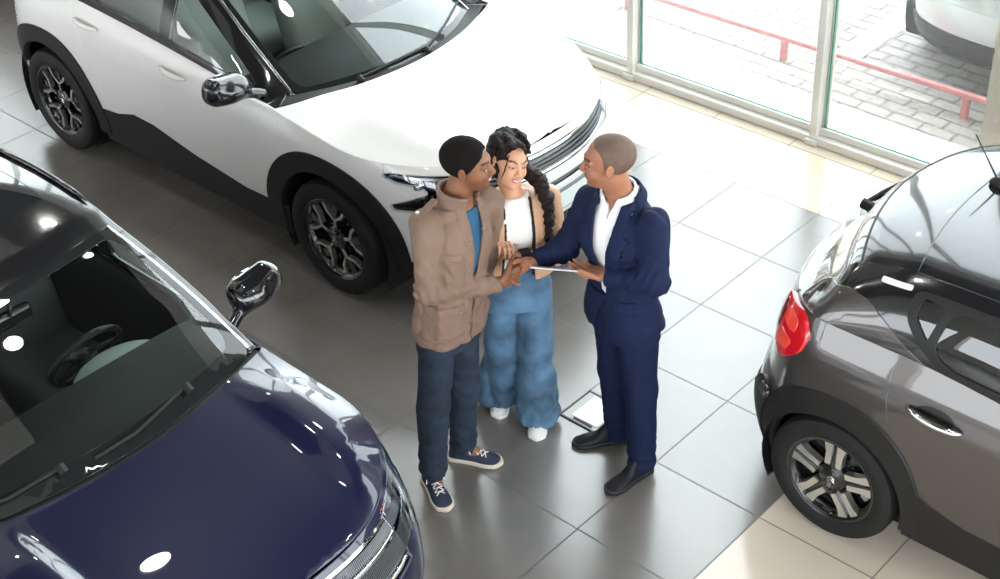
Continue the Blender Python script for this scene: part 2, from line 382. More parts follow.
def patch(mapf, outer, holes=(), gap=.003, thick=.015, step=.045, off=0.0, ref=None, hgap=None):
    """fill a 2D region, lay it on the surface mapf(u,v)->xyz, give it folded edges. returns verts, normals, faces"""
    outer = resamp(inset(resamp(outer, step), gap), step * 1.2) if gap else resamp(outer, step)
    hs = [resamp(inset(resamp(h, step), -(gap if hgap is None else hgap)), step) for h in holes]
    lo, hi = outer.min(0), outer.max(0)
    gx = np.arange(lo[0], hi[0], step); gy = np.arange(lo[1], hi[1], step * .87)
    G = np.array([(x + (j % 2) * step / 2, y) for j, y in enumerate(gy) for x in gx]) if len(gx) and len(gy) else np.zeros((0, 2))
    if len(G):
        k = inside(G, outer)
        for h in hs: k &= ~inside(G, h)
        G = G[k]
        allb = np.vstack([outer] + hs)
        if len(G):
            d = np.full(len(G), 9.)
            for b in allb: d = np.minimum(d, (G[:, 0] - b[0]) ** 2 + (G[:, 1] - b[1]) ** 2)
            G = G[d > (step * .5) ** 2]
    vs = [Vector(p) for p in outer]; ed = [(i, (i + 1) % len(outer)) for i in range(len(outer))]
    for h in hs:
        b = len(vs); vs += [Vector(p) for p in h]; ed += [(b + i, b + (i + 1) % len(h)) for i in range(len(h))]
    vs += [Vector(p) for p in G]
    V, E_, F, *_ = delaunay_2d_cdt(vs, ed, [], 0, 1e-5)
    V = np.array([tuple(v) for v in V]); F = np.array([tuple(f) for f in F if len(f) == 3])
    if not len(F): return np.zeros((0, 3)), np.zeros((0, 3)), []
    C = V[F].mean(1); k = inside(C, outer)
    for h in hs: k &= ~inside(C, h)
    F = F[k]
    used = np.unique(F); mp = -np.ones(len(V), int); mp[used] = np.arange(len(used)); V = V[used]; F = mp[F]
    P = mapf(V[:, 0], V[:, 1]); e = 2e-3
    a = mapf(V[:, 0] + e, V[:, 1]) - mapf(V[:, 0] - e, V[:, 1]); b = mapf(V[:, 0], V[:, 1] + e) - mapf(V[:, 0], V[:, 1] - e)
    N = np.cross(a, b); N /= (np.linalg.norm(N, axis=1)[:, None] + 1e-12)
    rf = np.array(ref if ref is not None else (-1.3, 0, .55)); Rv = P - rf
    Rv[:, 0] = np.where(np.abs(Rv[:, 0]) < 1.2, 0, Rv[:, 0] - np.sign(Rv[:, 0]) * 1.2)
    N[np.sum(N * Rv, 1) < 0] *= -1
    P = P + N * off
    nf = np.cross(P[F[:, 1]] - P[F[:, 0]], P[F[:, 2]] - P[F[:, 0]]); fl = np.sum(nf * N[F].mean(1), 1) < 0
    F[fl] = F[fl][:, ::-1]
    # rim
    ec = {}
    for t in F:
        for i in range(3):
            q = (t[i], t[(i + 1) % 3]); ec[q] = 1
    rim = [q for q in ec if (q[1], q[0]) not in ec]
    n0 = len(P); VV = [P]; NN = [N]; FF = [tuple(t) for t in F]
    if rim and thick:
        ids = sorted({i for q in rim for i in q}); mid = {i: k for k, i in enumerate(ids)}; m = len(ids)
        out = np.zeros((m, 3))
        for i, j in rim:
            t = P[j] - P[i]; o = np.cross(t, N[i]); o /= np.linalg.norm(o) + 1e-12
            out[mid[i]] += o; out[mid[j]] += o
        out /= np.linalg.norm(out, axis=1)[:, None] + 1e-12
        Pt = P[ids]; Nt = N[ids]; r = min(.004, thick * .4)
        ring1 = Pt - Nt * r + out * r * .8; ring2 = Pt - Nt * thick + out * r * .8
        pass
        VV += [ring1, ring2]; NN += [out * .75 + Nt * .65, out]
        for i, j in rim:
            A, B = mid[i], mid[j]
            FF += [(j, i, n0 + A, n0 + B), (n0 + B, n0 + A, n0 + m + A, n0 + m + B)]
    return np.vstack(VV), np.vstack(NN), FF
def pmesh(name, parts, m, parent):
    V, N, F = [], [], []; b = 0
    for v, n, f in parts:
        if len(v) == 0: continue
        V.append(v); N.append(n); F += [tuple(int(i) + b for i in q) for q in f]; b += len(v)
    N = np.vstack(N); N = N / (np.linalg.norm(N, axis=1)[:, None] + 1e-12)
    return mesh_obj(name, np.vstack(V), F, m, parent, smooth=True, normals=N)
def circ(cx, cy, r, n=28, a0=0, a1=360): return [(cx + r * math.cos(R(a0 + (a1 - a0) * k / n)), cy + r * math.sin(R(a0 + (a1 - a0) * k / n))) for k in range(n + (a1 - a0 != 360))]

BLK = mat('black_gloss_trim', (.008, .008, .009), .12, coat=.6)
BLM = mat('black_matt_plastic', (.010, .0098, .0096), .5, spec=.3, noise=(60, .1))
DARK = mat('dark_underbody', (.006, .006, .006), .9)
RUB = mat('tyre_rubber', (.009, .009, .009), .7, spec=.3)
CHR = mat('chrome', (.85, .85, .86), .08, 1.0)
SIL = mat('machined_alloy', (.62, .61, .59), .28, .9)
LENS = glass('lamp_lens', (.75, .78, .8)); CG = glass('car_glass', (.76, .84, .81)); CGD = glass('tinted_car_glass', (.10, .115, .115))
SEATM = mat('pale_seat_cloth', (.36, .37, .35), .8, bump=(120, .3)); DASHM = mat('dashboard_plastic', (.26, .29, .28), .6)
SEATD = mat('dark_seat_cloth', (.05, .05, .052), .8, bump=(120, .3))
REDL = mat('red_lamp_plastic', (.55, .006, .012), .12, coat=1); REDB = mat('bright_red_reflector', (.85, .05, .03), .2, coat=1)
PLATE = mat('blank_plate', (.62, .68, .66), .35)

class Car:
    def __init__(c, **k):
        c.__dict__.update(k)
        th = np.linspace(0, math.pi / 2, 90)
        fx = c.xa + (c.xf - c.xa) * np.sin(th) ** (2 / c.nf); fy = c.W * np.cos(th) ** (2 / c.nf)
        rx = c.xb - (c.xb - c.xr) * np.sin(th) ** (2 / c.nr); ry = c.W * np.cos(th) ** (2 / c.nr)
        mx = np.linspace(c.xb, c.xa, 60)
        X = np.r_[rx[::-1], mx[1:-1], fx]; Y = np.r_[ry[::-1], np.full(58, c.W), fy]
        Y[0] = 0; Y[-1] = 0
        s = np.r_[0, np.cumsum(np.hypot(np.diff(X), np.diff(Y)))]; s -= np.interp(0, X, s)
        ss = np.arange(s[0], s[-1], .01); ss = np.r_[ss, s[-1]]
        c.S, c.OX, c.OY = ss, np.interp(ss, s, X), np.interp(ss, s, Y)
        ker = np.ones(7) / 7
        tx = np.gradient(c.OX); ty = np.gradient(c.OY); tl = np.hypot(tx, ty) + 1e-9
        nx, ny = -ty / tl, tx / tl
        nx = np.convolve(np.pad(nx, 3, 'edge'), ker, 'valid'); ny = np.convolve(np.pad(ny, 3, 'edge'), ker, 'valid')
        nx[0], ny[0], nx[-1], ny[-1] = -1, 0, 1, 0
        nl = np.hypot(nx, ny); c.NX, c.NY = nx / nl, ny / nl
        # outward normal: pointing to +y on the side
        sgn = np.where((c.NY < 0), -1, 1); c.NX *= 1; 
        if c.NY[len(c.NY) // 2] < 0: c.NX, c.NY = -c.NX, -c.NY
        c.NX[0], c.NX[-1] = -1, 1
        c.Smin, c.Smax = ss[0], ss[-1]
        sm = lambda a: a * a * (3 - 2 * a)
        c.wf = sm(np.clip((c.OX - c.xa) / (c.xf - c.xa) * 1.15 - .1, 0, 1)); c.wr = sm(np.clip((c.xb - c.OX) / (c.xb - c.xr) * 1.15 - .1, 0, 1))
        c.fds, c.fdf, c.fdr, c.fzt, c.fzc = pch(c.ds), pch(c.df), pch(c.dr), pch(c.zt), pch(c.zc)
        zt = c.fzt(c.OX); d = c.dd(ss, zt)
        c.EX = c.OX - c.NX * d; c.EY = np.maximum(c.OY - c.NY * d, 0); c.EZ = zt
        c.gz, c.gy, c.gd, c.gb = pch(c.zr), pch(c.yr), pch(c.drop), pch(c.bow)
        gx = np.linspace(c.zr[0][0] if c.zr[0][0] < c.zr[-1][0] else c.zr[-1][0], max(c.zr[0][0], c.zr[-1][0]), 300)
        RX = gx - c.gb(gx); c.RX, c.RZ, c.RY = RX, c.gz(gx) - c.gd(gx), c.gy(gx); c.gx0, c.gx1 = gx[0], gx[-1]
    def dd(c, s, z):
        wf = np.interp(s, c.S, c.wf); wr = np.interp(s, c.S, c.wr)
        d = c.fds(z) * (1 - wf) * (1 - wr) + c.fdf(z) * wf + c.fdr(z) * wr
        return d
    def side(c, sg):
        def f(s, z):
            s = np.asarray(s, float); z = np.asarray(z, float) + 0 * s; d = c.dd(s, z)
            x = np.interp(s, c.S, c.OX) - np.interp(s, c.S, c.NX) * d; y = np.interp(s, c.S, c.OY) - np.interp(s, c.S, c.NY) * d
            return np.c_[x, sg * y, z]
        return f
    def front(c, u, z):
        u = np.asarray(u, float); sg = np.where(u < 0, -1, 1); p = c.side(1)(c.Smax - np.abs(u), z); p[:, 1] *= sg; return p
    def rear(c, u, z):
        u = np.asarray(u, float); sg = np.where(u < 0, -1, 1); p = c.side(1)(c.Smin + np.abs(u), z); p[:, 1] *= sg; return p
    def ufx(c, x):  # distance from nose centre along the outline where the outline has this x
        return c.Smax - np.interp(x, c.OX, c.S)
    def urx(c, x): return np.interp(x, c.OX, c.S) - c.Smin
    def ztop(c, s): return np.interp(s, c.S, c.EZ)
    def top(c, x, y):
        x = np.asarray(x, float); y = np.asarray(y, float)
        i = c.EX >= -99; yE = np.interp(x, c.EX, c.EY); zE = np.interp(x, c.EX, c.EZ)
        q = np.clip(np.abs(y) / np.maximum(yE, 1e-3), 0, 1.02)
        z = zE + (c.fzc(x) - zE) * (1 - q ** c.pq)
        for (bx, by, sx, sy, h, sk) in c.bumps:
            ay = np.abs(y) - by - sk * (x - bx); g = np.exp(-(np.abs((x - bx) / sx) ** 4) - np.abs(ay / sy) ** (6 if sy > .12 else 2))
            z = z + h * g * np.clip((1 - q) * 6, 0, 1)
        return np.c_[x, y, z]
    def green(c, x, q):
        x = np.asarray(x, float); q = np.asarray(q, float)
        return np.c_[x - c.gb(x) * q * q, q * c.gy(x), c.gz(x) - c.gd(x) * np.abs(q) ** 3]
    def yE(c, x): return np.interp(x, c.EX, c.EY)
    def zE(c, x): return np.interp(x, c.EX, c.EZ)
    def zR(c, x): return np.interp(x, c.RX, c.RZ)
    def cab(c, sg):
        def f(x, z):
            x = np.asarray(x, float); z = np.asarray(z, float); zb = c.zE(x) - .01; zr = c.zR(x); yb = c.yE(x) - .004; yr = np.interp(x, c.RX, c.RY)
            t = np.clip((z - zb) / np.maximum(zr - zb, .02), -.2, 1.08)
            y = yb + (yr - yb) * t + .028 * 4 * t * (1 - t) * np.clip((zr - zb) * 4, 0, 1)
            return np.c_[x, sg * y, z]
        return f
    def winpoly(c, x0, x1, lo=.035, hi=.05, lean0=0, lean1=0, n=14, r=.03):
        a = []; b = []
        for k in range(n + 1):
            x = x0 + (x1 - x0) * k / n
            zb = float(c.zE(x)) + lo
            a.append((x, zb))
            X = x0 + lean0 + (x1 + lean1 - x0 - lean0) * k / n; b.append((X, max(float(c.zR(X)) - hi, float(c.zE(X)) + lo + .004)))
        return rnd(a + b[::-1], r, 3)
    def build_base(c, root, paint, topz=None):
        P = c.paint = paint; zs = c.sill
        A = [(0.0, c.rw), (-c.wb, c.rw)]
        holes = [circ(x, z, c.ra, 36) for x, z in A]
        # dark inner shell and floor
        parts = []
        for sg in (1, -1):
            out = [(s, zs + .02) for s in np.linspace(c.Smin, c.Smax, 40)] + [(s, float(c.ztop(s)) - .03) for s in np.linspace(c.Smax, c.Smin, 60)]
            parts.append(patch(c.side(sg), out, holes, gap=0, thick=0, step=.09, off=-.03))
        ys = np.interp(np.linspace(c.xr, c.xf, 30), c.OX[::1], c.OY); xs = np.linspace(c.xr + .05, c.xf - .05, 30)
        fl = [(x, float(np.interp(x, c.OX, c.OY)) * .9) for x in xs]; fl = fl + [(x, -y) for x, y in fl[::-1]]
        mb = MB(); n = len(fl); mb.prism(fl, zs, zs + .05)
        for x, z in A:
            for sg in (1, -1):
                ring = [(x + c.ra * 1.01 * math.cos(a), z + c.ra * 1.01 * math.sin(a)) for a in np.linspace(-.5, math.pi + .5, 26)]
                v = [(px, sg * (c.W - .03), pz) for px, pz in ring] + [(px, sg * (c.W - .36), pz) for px, pz in ring]
                m = len(ring); mb.add(v, [(i, i + 1, m + i + 1, m + i) for i in range(m - 1)]); mb.add([(px, sg * (c.W - .36), pz) for px, pz in ring], [tuple(range(m))])
        parts.append((np.array(mb.v), np.tile((0, 0, 1.), (len(mb.v), 1)), mb.f))
        pmesh('underbody', parts, DARK, root)
    def panel(c, name, polys, m, root, holes=(), sides=(1, -1), which='side', **k):
        """one mesh object per side"""
        out = []
        for sg in sides:
            fn = c.side(sg) if which == 'side' else c.cab(sg)
            out.append(pmesh(name, [patch(fn, p, holes, **k) for p in polys], m, root))
        return out
    def wheel(c, root, x, sg, style, steer=0):
        rw = c.rw; y = sg * (c.W - .005 - c.tw / 2); t = c.tw / 2
        w = MB()
        e = empty('wheel', (x, y, rw)); e.parent = root; e.rotation_euler = (0, 0, (math.pi if sg < 0 else 0) + steer)
        r1 = c.rim
        w.lathe([(r1 - .005, -t * .9), (r1 - .02, -t * .5), (r1 - .035, 0), (r1 - .03, t * .55), (r1 - .012, t * .8), (r1, t * .88), (r1 + .008, t * .90)], 'y')
        w.lathe([(.001, t * .25), (r1 - .03, t * .2)], 'y')
        rim = autosmooth(w.build('rim', BLK, e, fix=True))
        ty = MB(); ty.lathe([(r1 - .004, -t * .86), (r1 + .02, -t * .98), (rw - .035, -t), (rw - .01, -t * .88), (rw, -t * .7), (rw, t * .7), (rw - .010, t * .88), (rw - .035, t * 1.0), (r1 + .045, t * 1.0), (r1 + .02, t * .96), (r1 + .004, t * .86), (r1 - .006, t * .88)], 'y', n=64)
        tyre = autosmooth(ty.build('tyre', RUB, e, fix=True), 30)
        def face(poly, h0, h1): return [(p[0], h, p[1]) for p in poly for h in (h0, h1)]
        def rot(poly, a): return [(q[0] * math.cos(a) - q[1] * math.sin(a), q[0] * math.sin(a) + q[1] * math.cos(a)) for q in poly]
        hub = MB().lathe([(.001, t * .74), (.03, t * .735), (.036, t * .70), (.07, t * .62), (.075, t * .2)], 'y', n=32)
        autosmooth(hub.build('hub_cap', BLK, e, fix=True), 30)
        MBc = MB()
        for dz in (.006, -.010): MBc.tube([(-.016, t * .745, dz - .009), (0, t * .75, dz + .006), (.016, t * .745, dz - .009)], .003, 5)
        MBc.build('badge', CHR, e)
        K = r1 / .235
        if style == 'petal':
            # black carriers then silver edged petals
            sp = []
            slv = [[(.148, -.062), (.216, -.100), (.221, -.084), (.156, -.046)], [(.148, .062), (.216, .100), (.221, .084), (.156, .046)], [(.110, -.006), (.148, -.062), (.156, -.046), (.122, 0), (.156, .046), (.148, .062), (.110, .006)], [(.070, -.006), (.116, -.006), (.116, .006), (.070, .006)]]
        else:
            sp = [(.04, -.05), (.1, -.068), (.232, -.10), (.236, .10), (.1, .068), (.04, .05)]
            slv = [[(.085, .016), (.16, .012), (.226, .012), (.224, .062), (.16, .046), (.085, .046)], [(.085, -.016), (.16, -.012), (.226, -.012), (.224, -.062), (.16, -.046), (.085, -.046)]]
        for k in range(5):
            a = 2 * math.pi * k / 5 + .35
            fn = lambda X, Y, Z: (X, Z, Y)
            m = MB(); P = [(u * K, v * K) for u, v in [(.04, -.014), (.10, -.012), (.232, -.03), (.232, .03), (.10, .012), (.04, .014)]]
            m.prism(rot(P, a), t * .35, t * .66, fn)
            sq = m.build('spoke', BLK, e, fix=True)
            m = MB()
            for q in slv:
                h = t * .72 if style == 'petal' else t * .80
                m.prism(rot([(u * K, v * K) for u, v in q], a), t * .45, h, fn)
            m.build('spoke_face', SIL, e, fix=True)
        return e
    def interior(c, root, seatm, x0=-1.25, steer_y=.36, zf=.35, dashx=-.62):
        def seat(x, y, wd=.5):
            f = lambda P: sdm(sdbox(P, (x + .02, y, zf + .22), (.26, wd / 2, .10), .07), sdbox(rotp(P, (x - .24, y, zf + .30), 'y', -14), (0, 0, .30), (.075, wd / 2 - .01, .33), .07), .05)
            V, F = sdf_mesh(f, (x - .6, y - wd / 2 - .1, zf), (x + .4, y + wd / 2 + .1, zf + 1.05), .022)
            o = mesh_obj('seat', V, F, seatm, root, True)
            f2 = lambda P: sdbox(rotp(P, (x - .40, y, zf + .96), 'y', -10), (0, 0, 0), (.05, .13, .085), .045)
            V, F = sdf_mesh(f2, (x - .6, y - .25, zf + .7), (x - .2, y + .25, zf + 1.2), .018)
            mesh_obj('headrest', V, F, seatm, o, True)
        seat(x0, .36); seat(x0, -.36); seat(x0 - .85, 0, 1.2)
        zd = float(c.gz(c.gx1)) - .10
        f = lambda P: sdm(sdbox(P, (dashx + .27, 0, zd - .09), (.34, c.gy(-.4) - .06, .09), .05), sdell(P, (dashx - .02, steer_y, zd + .02), (.17, .24, .075)), .05)
        V, F = sdf_mesh(f, (dashx - .3, -.85, zd - .35), (dashx + .65, .85, zd + .2), .025)
        mesh_obj('dashboard', V, F, DASHM, root, True)
        sw = MB(); M = Matrix.Rotation(R(-62), 3, 'Y'); cc = Vector((dashx - .32, steer_y, zd - .04))
        ring = [cc + M @ Vector((.185 * math.cos(a), .185 * math.sin(a), 0)) for a in np.linspace(0, 2 * math.pi, 33)]
        sw.tube(ring, .016, 8, cap=False)
        for a in (0, 2.5, 3.8): sw.tube([cc, cc + M @ Vector((.185 * math.sin(a), .185 * math.cos(a), 0))], [.03, .014], 6)
        sw.lathe([(.001, .02), (.05, .015), (.06, -.02), (.02, -.04)], c=tuple(cc), n=16)
        sw.build('steering_wheel', BLM, root, smooth=True)
    def mirror(c, root, x, z, sg, m, yoff=.12):
        y = c.W + yoff
        def f(P):
            Q = P.copy(); Q[:, 1] = Q[:, 1] * sg
            d = sdbox(rotp(Q, (x, y, z), 'x', 8), (0, 0, 0), (.075, .135, .078), .062); d = sdm(d, sdell(Q, (x + .04, y - .02, z - .01), (.065, .11, .06)), .03)
            d = np.maximum(d, (x - .055) - Q[:, 0])
            return sdm(d, sdcap(Q, (x + .02, y - .09, z - .05), (x + .06, c.W - .08, z - .09), .032, .03), .03)
        a, b = sorted((sg * (y + .2), sg * (y - .35)))
        V, F = sdf_mesh(f, (x - .2, a, z - .2), (x + .25, b, z + .2), .011)
        o = mesh_obj('wing_mirror', V, F, m, root, True)
        g = MB().add([], []); pts = [(.112 * math.cos(t), .065 * math.sin(t)) for t in np.linspace(0, 2 * math.pi, 20)[:-1]]
        MB().prism(pts, -.059, -.052, lambda X, Y, Z: (x + Z, sg * (y - .005) + X, z + Y)).build('mirror_glass', CHR, o)
        return o
    def door_handle(c, parent, s, z, sg, m, L=.24):
        o = MB(); p = c.side(sg)(np.linspace(s - L / 2, s + L / 2, 9), np.linspace(z + .008, z - .008, 9))
        n = np.array((0, sg, 0))
        pts = [p[i] + n * (.010 + .026 * math.sin(math.pi * i / 8) ** .6) for i in range(9)]
        o.tube(pts, [.009, .015, .017, .018, .018, .018, .017, .015, .009], 10)
        h = o.build('door_handle', m, parent, smooth=True)
        for q in h.data.vertices: q.co.z = z + (q.co.z - z) * .85
        return h
    def wiper(c, root, pts, name='wiper', w=.0075):
        mb = MB(); P = []
        for x, q, h in pts: P.append(c.green(np.array([x]), np.array([q]))[0] + np.array((0.0, 0, h)))
        mb.tube(P, w, 6); mb.tube([P[0] + np.array((.03, 0, -.01)), P[0] + np.array((0, 0, .012))], .02, 8)
        return mb.build(name, BLM, root)

def mulr(n, fn): return [fn(k) for k in range(n)]
def band_poly(c, u0, u1, z0, z1, n=24):
    """strip between two height curves z0(u), z1(u) for front/rear panels"""
    us = np.linspace(u0, u1, n)
    return [(u, z0(u) if callable(z0) else z0) for u in us] + [(u, z1(u) if callable(z1) else z1) for u in us[::-1]]
def bonnet_poly(c, xr, bow, m=26, sc=.997):
    yb = float(c.yE(xr - bow)) * sc
    rear = [(xr - bow * (y / yb) ** 2, y) for y in np.linspace(-yb, yb, m)]
    k = c.EX > xr - bow + .02
    ex, ey = c.EX[k][::3], c.EY[k][::3] * sc
    left = [(x, y) for x, y in zip(ex, ey)]
    if ey[-1] > 1e-3: left.append((c.EX[-1], 0.0))
    right = [(x, -y) for x, y in left[::-1] if y > 1e-6]
    return rear + left + right
def ring_trim(c, cx, ro, ri, top=1.0, zlow=None, n=40):
    zl = c.sill + .03 if zlow is None else zlow
    sq = lambda a, r: (cx + r * math.copysign(abs(math.cos(a)) ** .88, math.cos(a)), c.rw + r * top * max(math.sin(a), -1) ** 1 if math.sin(a) > 0 else c.rw + r * math.sin(a))
    out = []
    for k in range(n + 1):
        a = math.pi * (1.12 - 1.24 * k / n); x, z = sq(a, ro); out.append((x, max(z, zl)))
    return out

# ======================= white car
WPAINT = mat('white_paint', (.69, .68, .665), .22, coat=1.0)
def white_car(loc, name='suv', paint=WPAINT, full=True, label=None, cat='car', rz=0, group=None):
    c = Car(W=.92, xf=.95, xa=0.02, nf=2.35, xr=-3.47, xb=-2.74, nr=2.7, wb=2.70, rw=.355, ra=.435, rim=.245, tw=.235, sill=.24,
            ds=[(.2, .05), (.36, .035), (.5, .012), (.7, .0), (.9, .006), (1.0, .022), (1.08, .05), (1.14, .085), (1.2, .11)],
            df=[(.2, .09), (.32, .03), (.45, .0), (.60, .004), (.72, .012), (.82, .03), (.90, .065), (.97, .12), (1.05, .2)],
            dr=[(.2, .10), (.35, .02), (.6, .0), (.8, .02), (1.0, .05), (1.2, .12)],
            zt=[(-3.47, 1.16), (-3.0, 1.17), (-2.2, 1.15), (-1.3, 1.11), (-.5, 1.055), (0.0, 1.005), (.4, .965), (.7, .945), (.95, .935)],
            zc=[(-1.5, 1.10), (-.5, 1.085), (-.2, 1.075), (.2, 1.06), (.5, 1.03), (.7, 1.0), (.82, .965), (.95, .935)], pq=3.2,
            bumps=[(.25, .60, .50, .12, .022, -.12)],
            zr=[(-.16, 1.04), (-.55, 1.27), (-1.0, 1.50), (-1.25, 1.60), (-1.9, 1.665), (-2.5, 1.645), (-2.9, 1.58), (-3.1, 1.5), (-3.3, 1.15)],
            yr=[(-.16, .75), (-.6, .715), (-1.2, .64), (-2.4, .63), (-3.1, .60), (-3.3, .66)],
            drop=[(-.16, .015), (-.6, .04), (-1.2, .08), (-2.5, .09), (-3.3, .07)], bow=[(-.16, .24), (-1.0, .17), (-1.3, .08), (-2.0, 0), (-3.0, -.03), (-3.5, -.05)])
    root = empty(name, loc, rz, label, cat, group)
    c.build_base(root, paint)
    trF = ring_trim(c, 0, .545, .43, .98); trR = ring_trim(c, -c.wb, .545, .43, .98)
    wh = [circ(0, c.rw, c.ra, 36), circ(-c.wb, c.rw, c.ra, 36)]
    sillp = [(-2.22, .22), (-2.22, .45), (-1.98, .50), (-1.80, .555), (-1.60, .55), (-1.2, .47), (-.75, .41), (-.5, .42), (-.4, .40), (-.4, .22)]
    low = [(c.Smin + .5, .2), (-2.2, .2), (-2.2, .45)] + sillp[2:9] + [(-.4, .2), (.5, .2), (.5, .0), (c.Smin + .5, .0)]
    lowcut = [(-3.4, .0), (-3.4, .37), (-2.36, .37), (-2.36, .45)] + sillp[2:9] + [(-.40, .37), (.66, .37), (.66, 0)]
    # side panels
    def topline(a, b, n=12): return [(s, float(c.ztop(s))) for s in np.linspace(a, b, n)]
    sbm = c.Smin + .42
    panel_sets = [
        ('front_door', [(-.40, .2), (-.46, .55), (-.38, .9), (-.33, 1.03)] + topline(-.34, -1.38, 10)[0:] + [(-1.43, .9), (-1.46, .6), (-1.42, .2)]),
        ('rear_door', [(-1.42, .2), (-1.46, .6), (-1.43, .9)] + topline(-1.38, -2.35, 8) + [(-2.30, 1.0), (-2.12, .75), (-2.05, .2)]),
        ('quarter_panel', [(-2.05, .2), (-2.12, .75), (-2.30, 1.0)] + topline(-2.35, sbm, 10) + [(sbm, .66), (-3.1, .60), (-3.1, .2)]),
        ('fender', [(.62, .2), (.66, .62), (.62, .78), (.43, .885)] + topline(.41, -.33, 8) + [(-.38, .9), (-.46, .55), (-.40, .2)])]
    uc = float(c.ufx(.43))
    hlp = lambda sg: rnd([(sg * .58, .83), (sg * .60, .893), (sg * (uc - .02), .918), (sg * (uc + .03), .90), (sg * (uc - .05), .865), (sg * (uc - .20), .845), (sg * (uc - .24), .81), (sg * (uc - .02), .735), (sg * (uc - .04), .70), (sg * (uc - .20), .70), (sg * .62, .76)], .015)
    hls = [(c.Smax - u, z) for u, z in hlp(1)]
    for nm, poly in panel_sets:
        objs = c.panel(nm, [poly], paint, root, holes=[trF, trR, lowcut] + ([hls] if nm == 'fender' else []), step=.05, hgap=0)
        for o, sg in zip(objs, (1, -1)):
            if nm == 'front_door': c.door_handle(o, -1.29, 1.0, sg, paint)
            if nm == 'rear_door': c.door_handle(o, -2.18, 1.055, sg, paint)
    c.panel('sill_trim', [sillp], BLM, root, off=.004, thick=.03, step=.05)
    for cx, tr in ((0, trF), (-c.wb, trR)):
        c.panel('wheel_arch_trim', [tr], BLM, root, holes=[circ(cx, c.rw, c.ra - .005, 36)], off=.012, thick=.05, step=.04, gap=0)
    # rear end
    um = c.Smax - c.Smin
    ur = .42
    pmesh('tailgate', [patch(c.rear, band_poly(c, -.75, .75, .62, 1.145), [], ref=(-1.3, 0, .55))], paint, root)
    pmesh('rear_bumper', [patch(c.rear, band_poly(c, -1.02, 1.02, .40, .62), [trR])], paint, root)
    pmesh('rear_bumper_trim', [patch(c.rear, band_poly(c, -1.0, 1.0, .22, .40), [], off=.01)], BLM, root)
    for sg in (1, -1):
        pmesh('tail_lamp', [patch(c.rear, rnd([(sg * .60, .84), (sg * .60, 1.02), (sg * .80, 1.03), (sg * .80, .88)], .05), [], off=.015, thick=.03)], REDL, root)
        pmesh('rear_corner_panel', [patch(c.rear, [(sg * .75, .62), (sg * .75, 1.14), (sg * .9, 1.145), (sg * .9, .62)], [])], paint, root)
    # nose: bumper with openings
    uc = float(c.ufx(.43)); ub = c.Smax - .62
    zt = lambda u: float(c.ztop(c.Smax - abs(u)))
    gri = band_poly(c, -.66, .66, lambda u: .755 + .05 * (abs(u) / .66) ** 2, lambda u: .895 + 0 * u)
    slit = rnd(band_poly(c, -.44, .44, lambda u: .655, lambda u: .70), .02)
    low_in = rnd(band_poly(c, -.52, .52, lambda u: .30, lambda u: .475), .04)
    bl = [(-ub, .24)] + [(u, .24) for u in np.linspace(-ub, ub, 20)] + [(ub, .62), (c.Smax - .625, .78), (c.Smax - .435, .885)] + [(u, zt(u) - .002) for u in np.linspace(c.Smax - .415, .415 - c.Smax, 50)] + [(.435 - c.Smax, .885), (.625 - c.Smax, .78), (-ub, .62)]
    arcs = [[(c.Smax - x, z) for x, z in trF], [(-(c.Smax - x), z) for x, z in trF]]
    pmesh('front_bumper', [patch(c.front, bl, [gri, hlp(1), hlp(-1), slit, low_in] + arcs, step=.04, hgap=.0)], paint, root)
    G = []
    for k, (za, zb) in enumerate(((.768, .775), (.800, .805), (.825, .83), (.850, .856), (.872, .88))):
        G.append(patch(c.front, band_poly(c, -.62, .62, lambda u, za=za: za + .02 * (abs(u) / .6) ** 2, lambda u, zb=zb: zb + .02 * (abs(u) / .6) ** 2), [], off=-.012, thick=.02, gap=0))
    gr = pmesh('grille', [patch(c.front, gri, [], off=-.028, thick=.01, gap=0)], BLK, root)
    pmesh('chrome_bar', [G[0], G[4]], CHR, gr); pmesh('grille_bar', G[1:4], mat('grille_grey', (.09, .095, .10), .3, .6), gr)
    rib = MB(); P0 = c.front(np.linspace(-.6, .6, 90), np.full(90, .782)); P1 = c.front(np.linspace(-.6, .6, 90), np.full(90, .80))
    for a, b in zip(P0, P1): rib.tube([a, b], .0028, 4)
    rib.build('rib', CHR, gr)
    badge = MB()
    for dz in ():
        pts = [(-.055, .80 + dz), (0, .832 + dz), (.055, .80 + dz)]
        pass
    for sg in (1, -1):
        h = pmesh('headlight', [patch(c.front, hlp(sg), [], off=-.02, thick=.01, gap=0)], BLK, root)
        pmesh('lens', [patch(c.front, hlp(sg), [], off=.004, thick=.012, gap=0)], LENS, h)
        lm = mat('lamp_reflector', (.42, .44, .46), .2, .8)
        L = [patch(c.front, rnd([(sg * .62, .868), (sg * .62, .878), (sg * (uc - .03), .903), (sg * (uc - .02), .895)], .004), [], off=-.006, thick=.008, gap=0),
             patch(c.front, rnd([(sg * (uc - .22), .79), (sg * (uc - .20), .798), (sg * (uc - .07), .75), (sg * (uc - .09), .742)], .004), [], off=-.006, thick=.008, gap=0)]
        pmesh('light_strip', L, lm, h)
        L = MB(); p = c.front(np.array([sg * (uc - .20)]), np.array([.855]))[0]; L.lathe([(.001, .02), (.018, .016), (.026, .0), (.028, -.02)], c=tuple(p - np.array((.02, 0, 0))), n=20); L.build('projector', lm, h, smooth=True)
    si = pmesh('air_intake', [patch(c.front, slit, [], off=-.02, thick=.01, gap=0)], BLK, root)
    pmesh('intake_blade', [patch(c.front, band_poly(c, -.42, .42, .674, .682), [], off=-.008, thick=.01, gap=0)], mat('grille_grey'), si)
    lg = pmesh('lower_grille', [patch(c.front, low_in, [], off=-.028, thick=.01, gap=0)], BLK, root)
